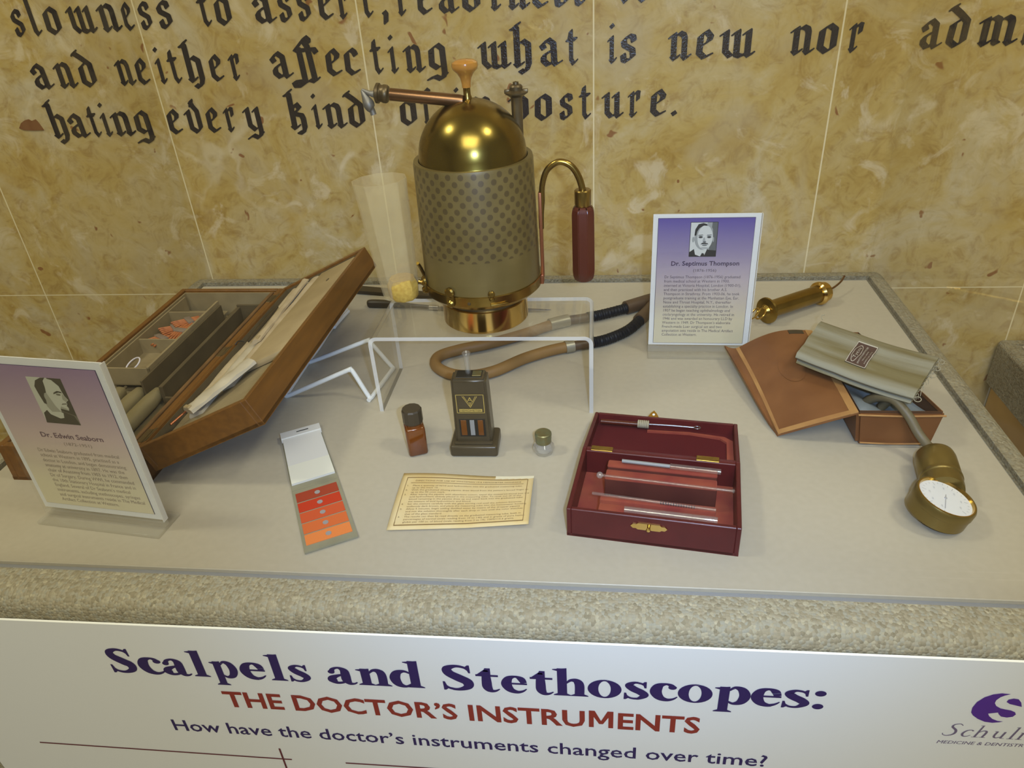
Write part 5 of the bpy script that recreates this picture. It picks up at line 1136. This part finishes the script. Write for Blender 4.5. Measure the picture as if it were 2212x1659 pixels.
for k in range(nn): t.faces.new((cen, rg[k], rg[(k + 1) % nn]))
merge(b, t); obj('embossed_oval', b, M['leather'], fp)
b = BM(); sheet(b, .14, .34, .945, .99, 5, 3, .0006, .001); obj('dark_stain', b, M['blackwood'], fp)

# ------------------------------------------------------------------ folded cuff on the pouch
# slab corners at z: back-left, front-left, front-right, back-right
CU = [Vector((.2530, -.2830, .0560)), Vector((.2095, -.3590, .0545)), Vector((.2945, -.4430, .0560)), Vector((.3430, -.3690, .0560))]
uax = (CU[2] - CU[1]); uL = uax.length; cang = math.atan2(uax.y, uax.x)
cf = thing('folded_cuff', 'folded grey green cloth cuff with a brown woven label lying on the leather pouch', 'cuff', CU[1], cang)
def cl_(p): return Matrix.Rotation(-cang, 3, 'Z') @ (Vector(p) - CU[1])
BLc, FRc, BRc = cl_(CU[0]), cl_(CU[2]), cl_(CU[3])
def cuffq(u, w): return Vector((0, 0, 0)).lerp(FRc, u).lerp(BLc.lerp(BRc, u), w)
def cuff_layer(name, z0, th, w0, w1, u0, u1, amp):
    t = bmesh.new(); nu, nw = 44, 26; top = []; bot = []
    for i in range(nu + 1):
        a, c = [], []
        for j in range(nw + 1):
            u, w = i / nu, j / nw; p = cuffq(u0 + (u1 - u0) * u, w0 + (w1 - w0) * w)
            rd = th * .5 * (1 - math.sqrt(max(0, 1 - (max(0, 1 - min(w, 1 - w) / .06)) ** 2)))
            wav = amp * (math.sin(w * 17 + u * 1.3) * .6 + math.sin(w * 31 + u * 2.1 + 1) * .4 + .9 * math.exp(-((w - .50 - .10 * u) / .05) ** 2))
            sag = -.010 * max(0, .35 - u) - .004 * math.sin(PI * u)
            a.append(t.verts.new(p + Vector((0, 0, z0 + th + wav - rd + sag)))); c.append(t.verts.new(p + Vector((0, 0, z0 + rd + sag))))
        top.append(a); bot.append(c)
    for i in range(nu):
        for j in range(nw):
            t.faces.new((top[i][j], top[i + 1][j], top[i + 1][j + 1], top[i][j + 1])); t.faces.new((bot[i][j], bot[i][j + 1], bot[i + 1][j + 1], bot[i + 1][j]))
    for i in range(nu):
        t.faces.new((top[i][0], bot[i][0], bot[i + 1][0], top[i + 1][0])); t.faces.new((top[i][-1], top[i + 1][-1], bot[i + 1][-1], bot[i][-1]))
    for j in range(nw):
        t.faces.new((top[0][j], top[0][j + 1], bot[0][j + 1], bot[0][j])); t.faces.new((top[-1][j], bot[-1][j], bot[-1][j + 1], top[-1][j + 1]))
    return obj(name, t, M['cuff'], cf, smooth=50)
cuff_layer('lower_fold', -.0050, .0055, .02, .96, .01, .985, .0002); cuff_layer('upper_fold', .0012, .0068, 0, 1, 0, 1, .0011)
# fringe threads at the right end
def thread(pts, r, n=6, k=3):
    b = BM(); tube(b, pts, r, n, k); obj('frayed_thread', b, M['thread'], cf)
for k in range(17):
    w = .03 + .94 * k / 16; p = cuffq(.995, w); q = .0025 + .0025 * ((k * 7) % 5) / 5
    thread([p + Vector((0, 0, .004)), p + Vector((q * .6, .0012, .005 + .001 * (k % 3))), p + Vector((q, -.001 * (k % 3), .003 - .001 * (k % 2)))], .00026)
for w in (.05, .62, .80, .97):
    p = cuffq(1.0, w); thread([p + Vector((.0030 * math.cos(a) + .003, .0024 * math.sin(a), .003 + .0012 * math.sin(a))) for a in [i * 2 * PI / 10 for i in range(11)]], .0004, 6, 2)
thread([cuffq(.0, .98) + Vector((.002, -.002, .006)), cuffq(.0, .98) + Vector((-.0015, .001, .0085)), cuffq(.0, .98) + Vector((.001, .003, .010))], .0006)
def cz(u, w): return .0012 + .0068 + .0011 * (math.sin(w * 17 + u * 1.3) * .6 + math.sin(w * 31 + u * 2.1 + 1) * .4 + .9 * math.exp(-((w - .50 - .10 * u) / .05) ** 2)) - .010 * max(0, .35 - u) - .004 * math.sin(PI * u)
# label: a along cuff width direction (text runs across the cuff), local label coords x in 0..1 (reading), y 0..1
def lab(x, y, lift=.0006): 
    u = .385 + .175 * (1 - y); w = .24 + .52 * x; p = cuffq(u, w); return Vector((p.x, p.y, p.z + cz(u, w) + lift))
b = BM(); n1 = 12
for i in range(n1):
    for j in range(8): b.faces.new([b.verts.new(lab(x, y)) for x, y in ((i / n1, j / 8), ((i + 1) / n1, j / 8), ((i + 1) / n1, (j + 1) / 8), (i / n1, (j + 1) / 8))])
lb = obj('woven_label', b, M['labelbrown'], cf, fix=False)
b = BM()
def lrib(pts, wd):
    for q in ribbon([(x, y, wd) for x, y in pts], 4): 
        b.faces.new([b.verts.new(lab(x, y, .0010)) for x, y in q])
for e_ in ([(.02, .03), (.5, .03), (.98, .03)], [(.02, .97), (.5, .97), (.98, .97)], [(.02, .03), (.02, .5), (.02, .97)], [(.98, .03), (.98, .5), (.98, .97)]): lrib(e_, .035)
lrib([(.50 + .38 * math.cos(a), .72 + .17 * math.sin(a)) for a in [i * 2 * PI / 20 for i in range(21)]], .022)
def ltext(s, x0, y0, w, h, **kw): put_text(b, s, lambda x, y, i: lab(x, y, .0010), x0, y0, w, h, **kw)
ltext('Tycos', .22, .66, .56, .15); ltext('SPHYGMOMANOMETER', .10, .40, .80, .085); ltext('TRADE MARK', .22, .26, .50, .055); ltext('MADE IN U.S.A.', .16, .12, .62, .06)
obj('label_lettering', b, M['labelthread'], lb, smooth=0, fix=False)
b = BM(); tube(b, [tuple(cl_((.2890, -.4230, .0560))), tuple(cl_((.2860, -.4180, .0440))), tuple(cl_((.2830, -.4100, .0300)))], .0042, 12); obj('tube_stub', b, M['hose'], cf)

# ------------------------------------------------------------------ pressure gauge with hose
gn = Vector((.243, -.045, .969)).normalized(); gc = Vector((.2955, -.5385, .0245))
gg = thing('pressure_gauge', 'round brass pressure gauge with a white dial at the right front', 'gauge', (gc.x, gc.y, 0))
GT = Matrix.Translation((0, 0, gc.z)) @ gn.to_track_quat('Z', 'Y').to_matrix().to_4x4()
b = BM(); lathe(b, [(0, -.0182), (.0215, -.0182), (.0240, -.0165), (.0240, -.0060), (.0247, -.0055), (.0247, .0005), (.0238, .0022), (.0228, .0022), (.0218, .0004), (.0218, -.0004), (0, -.0004)], 64, GT); obj('gauge_case', b, M['gauge'], gg)
b = BM(); lathe(b, [(.0218, .0005), (.0228, .0023), (.0220, .0024), (.0212, .0002)], 64, GT, cap=False); obj('bezel', b, M['brass_bright'], gg)
b = BM(); lathe(b, [(0, -.0002), (.0214, -.0002), (.0214, .0002), (0, .0002)], 64, GT); dl = obj('dial', b, M['dial'], gg)
b = BM(); 
for k in range(24):
    a = math.radians(-60 + k * 300 / 23) - PI / 2 + .3; c, s = math.cos(a), math.sin(a); r0, r1 = (.0155, .0190) if k % 4 == 0 else (.0175, .0190); w = .00022
    f = b.faces.new([b.verts.new(GT @ Vector((x, y, .0003))) for x, y in ((c * r0 - s * w, s * r0 + c * w), (c * r0 + s * w, s * r0 - c * w), (c * r1 + s * w, s * r1 - c * w), (c * r1 - s * w, s * r1 + c * w))])
for k, num in enumerate(('20', '60', '100', '140', '180', '220', '260', '300')):
    a = math.radians(-50 + k * 280 / 7) - PI / 2 + .3; put_text(b, num, lambda x, y, i: GT @ Vector((.0128 * math.cos(a) + x, .0128 * math.sin(a) + y, .0003)), -.0012, -.0008, .0026, .0016)
obj('scale_marks', b, M['dialink'], gg, smooth=0)
b = BM(); lathe(b, [(0, .0002), (.0011, .0002), (.0009, .0012), (0, .0013)], 14, GT); box(b, (-.00022, -.005, .0006), (.00022, .0150, .0008), 0, 1, GT @ Matrix.Rotation(math.radians(78), 4, 'Z')); obj('needle', b, M['dialink'], gg)
b = BM(); na, nb = Vector((.0085, .0205, .0155)), Vector((.0170, .0705, .0180))
TN = axis_T(na, nb); lathe(b, [(0, 0), (.0160, 0), (.0166, .0040), (.0166, .0120), (.0174, .0130), (.0174, .0155), (.0164, .0165), (.0164, .0185), (.0170, .0195), (.0170, .0400), (.0162, .0450), (.0135, .0485), (.0085, .0500), (0, .0502)], 40, TN); obj('gauge_neck', b, M['gauge'], gg)
b = BM(); hp = [(.3125, -.4700, .0180), (.3100, -.4590, .0205), (.3040, -.4490, .0270), (.2955, -.4390, .0400), (.2860, -.4270, .0480), (.2780, -.4180, .0460), (.2735, -.4080, .0380), (.2720, -.4000, .0290)]
tube(b, [Vector(p) - Vector((gc.x, gc.y, 0)) for p in hp], .0043, 14, 6); obj('hose', b, M['hose'], gg)

# ------------------------------------------------------------------ brass syringe at the back right
sa_, sb_ = Vector((.2175, -.1740, .0172)), Vector((.3045, -.1135, .0155))
sy = thing('brass_syringe', 'antique brass syringe lying at the back right behind the violet name sign', 'syringe', (sa_.x, sa_.y, 0))
T = axis_T(sa_ - Vector((sa_.x, sa_.y, 0)), sb_ - Vector((sa_.x, sa_.y, 0))); Ls = (sb_ - sa_).length
b = BM(); lathe(b, [(0, .006), (.0110, .006), (.0112, Ls - .012), (0, Ls - .012)], 36, T); obj('barrel', b, M['brass'], sy)
b = BM(); lathe(b, [(0, -.004), (.0060, -.004), (.0085, -.001), (.0165, .0005), (.0170, .0030), (.0150, .0055), (.0110, .0075), (0, .0075)], 36, T); obj('flange', b, M['brass'], sy)
b = BM(); lathe(b, [(0, Ls - .0160), (.0124, Ls - .0160), (.0152, Ls - .0135), (.0154, Ls - .0100), (.0128, Ls - .0080), (.0130, Ls - .0015), (.0090, Ls + .0020), (.0030, Ls + .0030), (0, Ls + .0030)], 36, T); obj('end_cap', b, M['brass_bright'], sy)
b = BM(); tube(b, [Vector(p) - Vector((sa_.x, sa_.y, 0)) for p in ((.3045, -.1135, .0155), (.3180, -.1020, .0160), (.3300, -.0880, .0180), (.3370, -.0760, .0205))], .0013, 10); obj('needle', b, M['bronze'], sy)
b = BM()
for k, dz in ((0, .0), (1, .006)):
    tube(b, [T @ Vector((.0055 * math.cos(a) * (1 if k == 0 else .8) + (k * .004 - .002), .0055 * math.sin(a), -.0105 - dz + .0055 * math.sin(a * 1.0))) for a in [i * 2 * PI / 16 for i in range(17)]], .0010, 8, 2)
obj('finger_ring', b, M['brass_bright'], sy)

# ------------------------------------------------------------------ binaural stethoscope
st = thing('stethoscope', 'brown and black rubber stethoscope lying under and beside the acrylic stand', 'stethoscope', (0, -.22, 0))
def S_(*pts): return [Vector(p) - Vector((0, -.22, 0)) for p in pts]
b = BM(); tube(b, S_((-.0500, -.1900, .0075), (-.0900, -.2200, .0075), (-.1300, -.2440, .0075), (-.1600, -.2570, .0075), (-.1830, -.2740, .0075), (-.1830, -.2960, .0075), (-.1640, -.3140, .0075), (-.1380, -.3200, .0078), (-.1100, -.3090, .0080), (-.0800, -.2810, .0080), (-.0520, -.2620, .0080), (-.0290, -.2510, .0080)), .0068, 16, 7); obj('brown_tubing', b, M['rubber'], st)
b = BM(); tube(b, S_((-.0310, -.2520, .0080), (-.0210, -.2480, .0080)), .0076, 18, 1); obj('ferrule', b, M['greymetal'], st)
b = BM(); tube(b, S_((-.0540, -.1920, .0078), (-.0420, -.1850, .0078), (-.0300, -.1790, .0078)), .0080, 18, 3); obj('ferrule', b, M['greymetal'], st)
b = BM(); tube(b, S_((-.0210, -.2480, .0075), (-.0050, -.2420, .0073), (.0020, -.2390, .0073)), .0060, 14, 3); obj('dark_tubing', b, M['rubber_dark'], st)
b = BM(); tube(b, S_((-.0300, -.1790, .0075), (-.0140, -.1740, .0075), (-.0060, -.1710, .0075)), .0062, 14, 3); obj('dark_tubing', b, M['rubber_dark'], st)
def ribbed(p):
    b = BM(); n_ = 40; tube(b, p, lambda s: .0066 + .0004 * math.sin(s * 160), 14, 22); obj('black_tubing', b, M['blackrubber'], st)
ribbed(S_((-.0060, -.1710, .0078), (.0120, -.1640, .0080), (.0420, -.1480, .0085), (.0480, -.1440, .0085)))
ribbed(S_((.0020, -.2390, .0073), (.0200, -.2310, .0078), (.0450, -.2090, .0082), (.0640, -.1770, .0085)))
b = BM(); tube(b, S_((.0440, -.1460, .0090), (.0600, -.1360, .0095), (.0780, -.1240, .0095), (.1000, -.1120, .0095), (.1300, -.0990, .0095)), lambda s: .0090 if s < .7 else .0080, 18, 4)
tube(b, S_((.0600, -.1820, .0088), (.0690, -.1640, .0090), (.0800, -.1400, .0092), (.0900, -.1200, .0095)), .0082, 16, 4); obj('yoke', b, M['rubber_dark'], st)

# ------------------------------------------------------------------ knives at the back
kn = thing('scalpel', 'scalpel with a dark handle lying behind the acrylic stand', 'scalpel', (-.1860, -.1320, 0))
def K_(*pts): return [Vector(p) - Vector((-.1860, -.1320, 0)) for p in pts]
b = BM(); tube(b, K_((-.3170, -.1190, .0040), (-.3100, -.1190, .0046), (-.2800, -.1225, .0052), (-.2350, -.1300, .0050), (-.2250, -.1315, .0046)), lambda s: .0030 + .0034 * math.sin(PI * min(1, s * 1.3 + .12)) * (1 if s < .7 else .8), 14, 5); obj('grip', b, M['blackwood'], kn)
b = BM(); tube(b, K_((-.2250, -.1315, .0046), (-.2120, -.1325, .0044)), .0036, 12, 1); obj('ferrule', b, M['steel_bright'], kn)
b = BM(); T = axis_T(K_((-.2120, -.1325, .0044))[0], K_((-.0556, -.1400, .0036))[0]); Lk = .1568
t = bmesh.new(); prism(t, [(-.0028, 0), (-.0034, .06), (-.0030, .12), (0, Lk), (.0030, .12), (.0034, .06), (.0028, 0)], -.0007, .0007); merge(b, t, T @ Matrix.Rotation(PI / 2, 4, 'X') @ Matrix.Rotation(0, 4, 'Z')); obj('blade', b, M['steel'], kn, smooth=0)
ak = thing('amputation_knife', 'long dark knife lying near the wall behind the propped case lid', 'knife', (-.2700, -.0830, 0))
b = BM(); t = bmesh.new(); prism(t, [(-.085, -.0085), (.045, -.0070), (.066, .0005), (.045, .0070), (-.085, .0095)], .0010, .0058); merge(b, t, Matrix.Rotation(-.19, 4, 'Z')); obj('blade', b, M['blackwood'], ak, smooth=0)
b = BM(); box(b, (-.175, -.0105, .0008), (-.084, .0115, .0130), .004, 3, Matrix.Rotation(-.19, 4, 'Z')); obj('grip', b, M['blackwood'], ak)
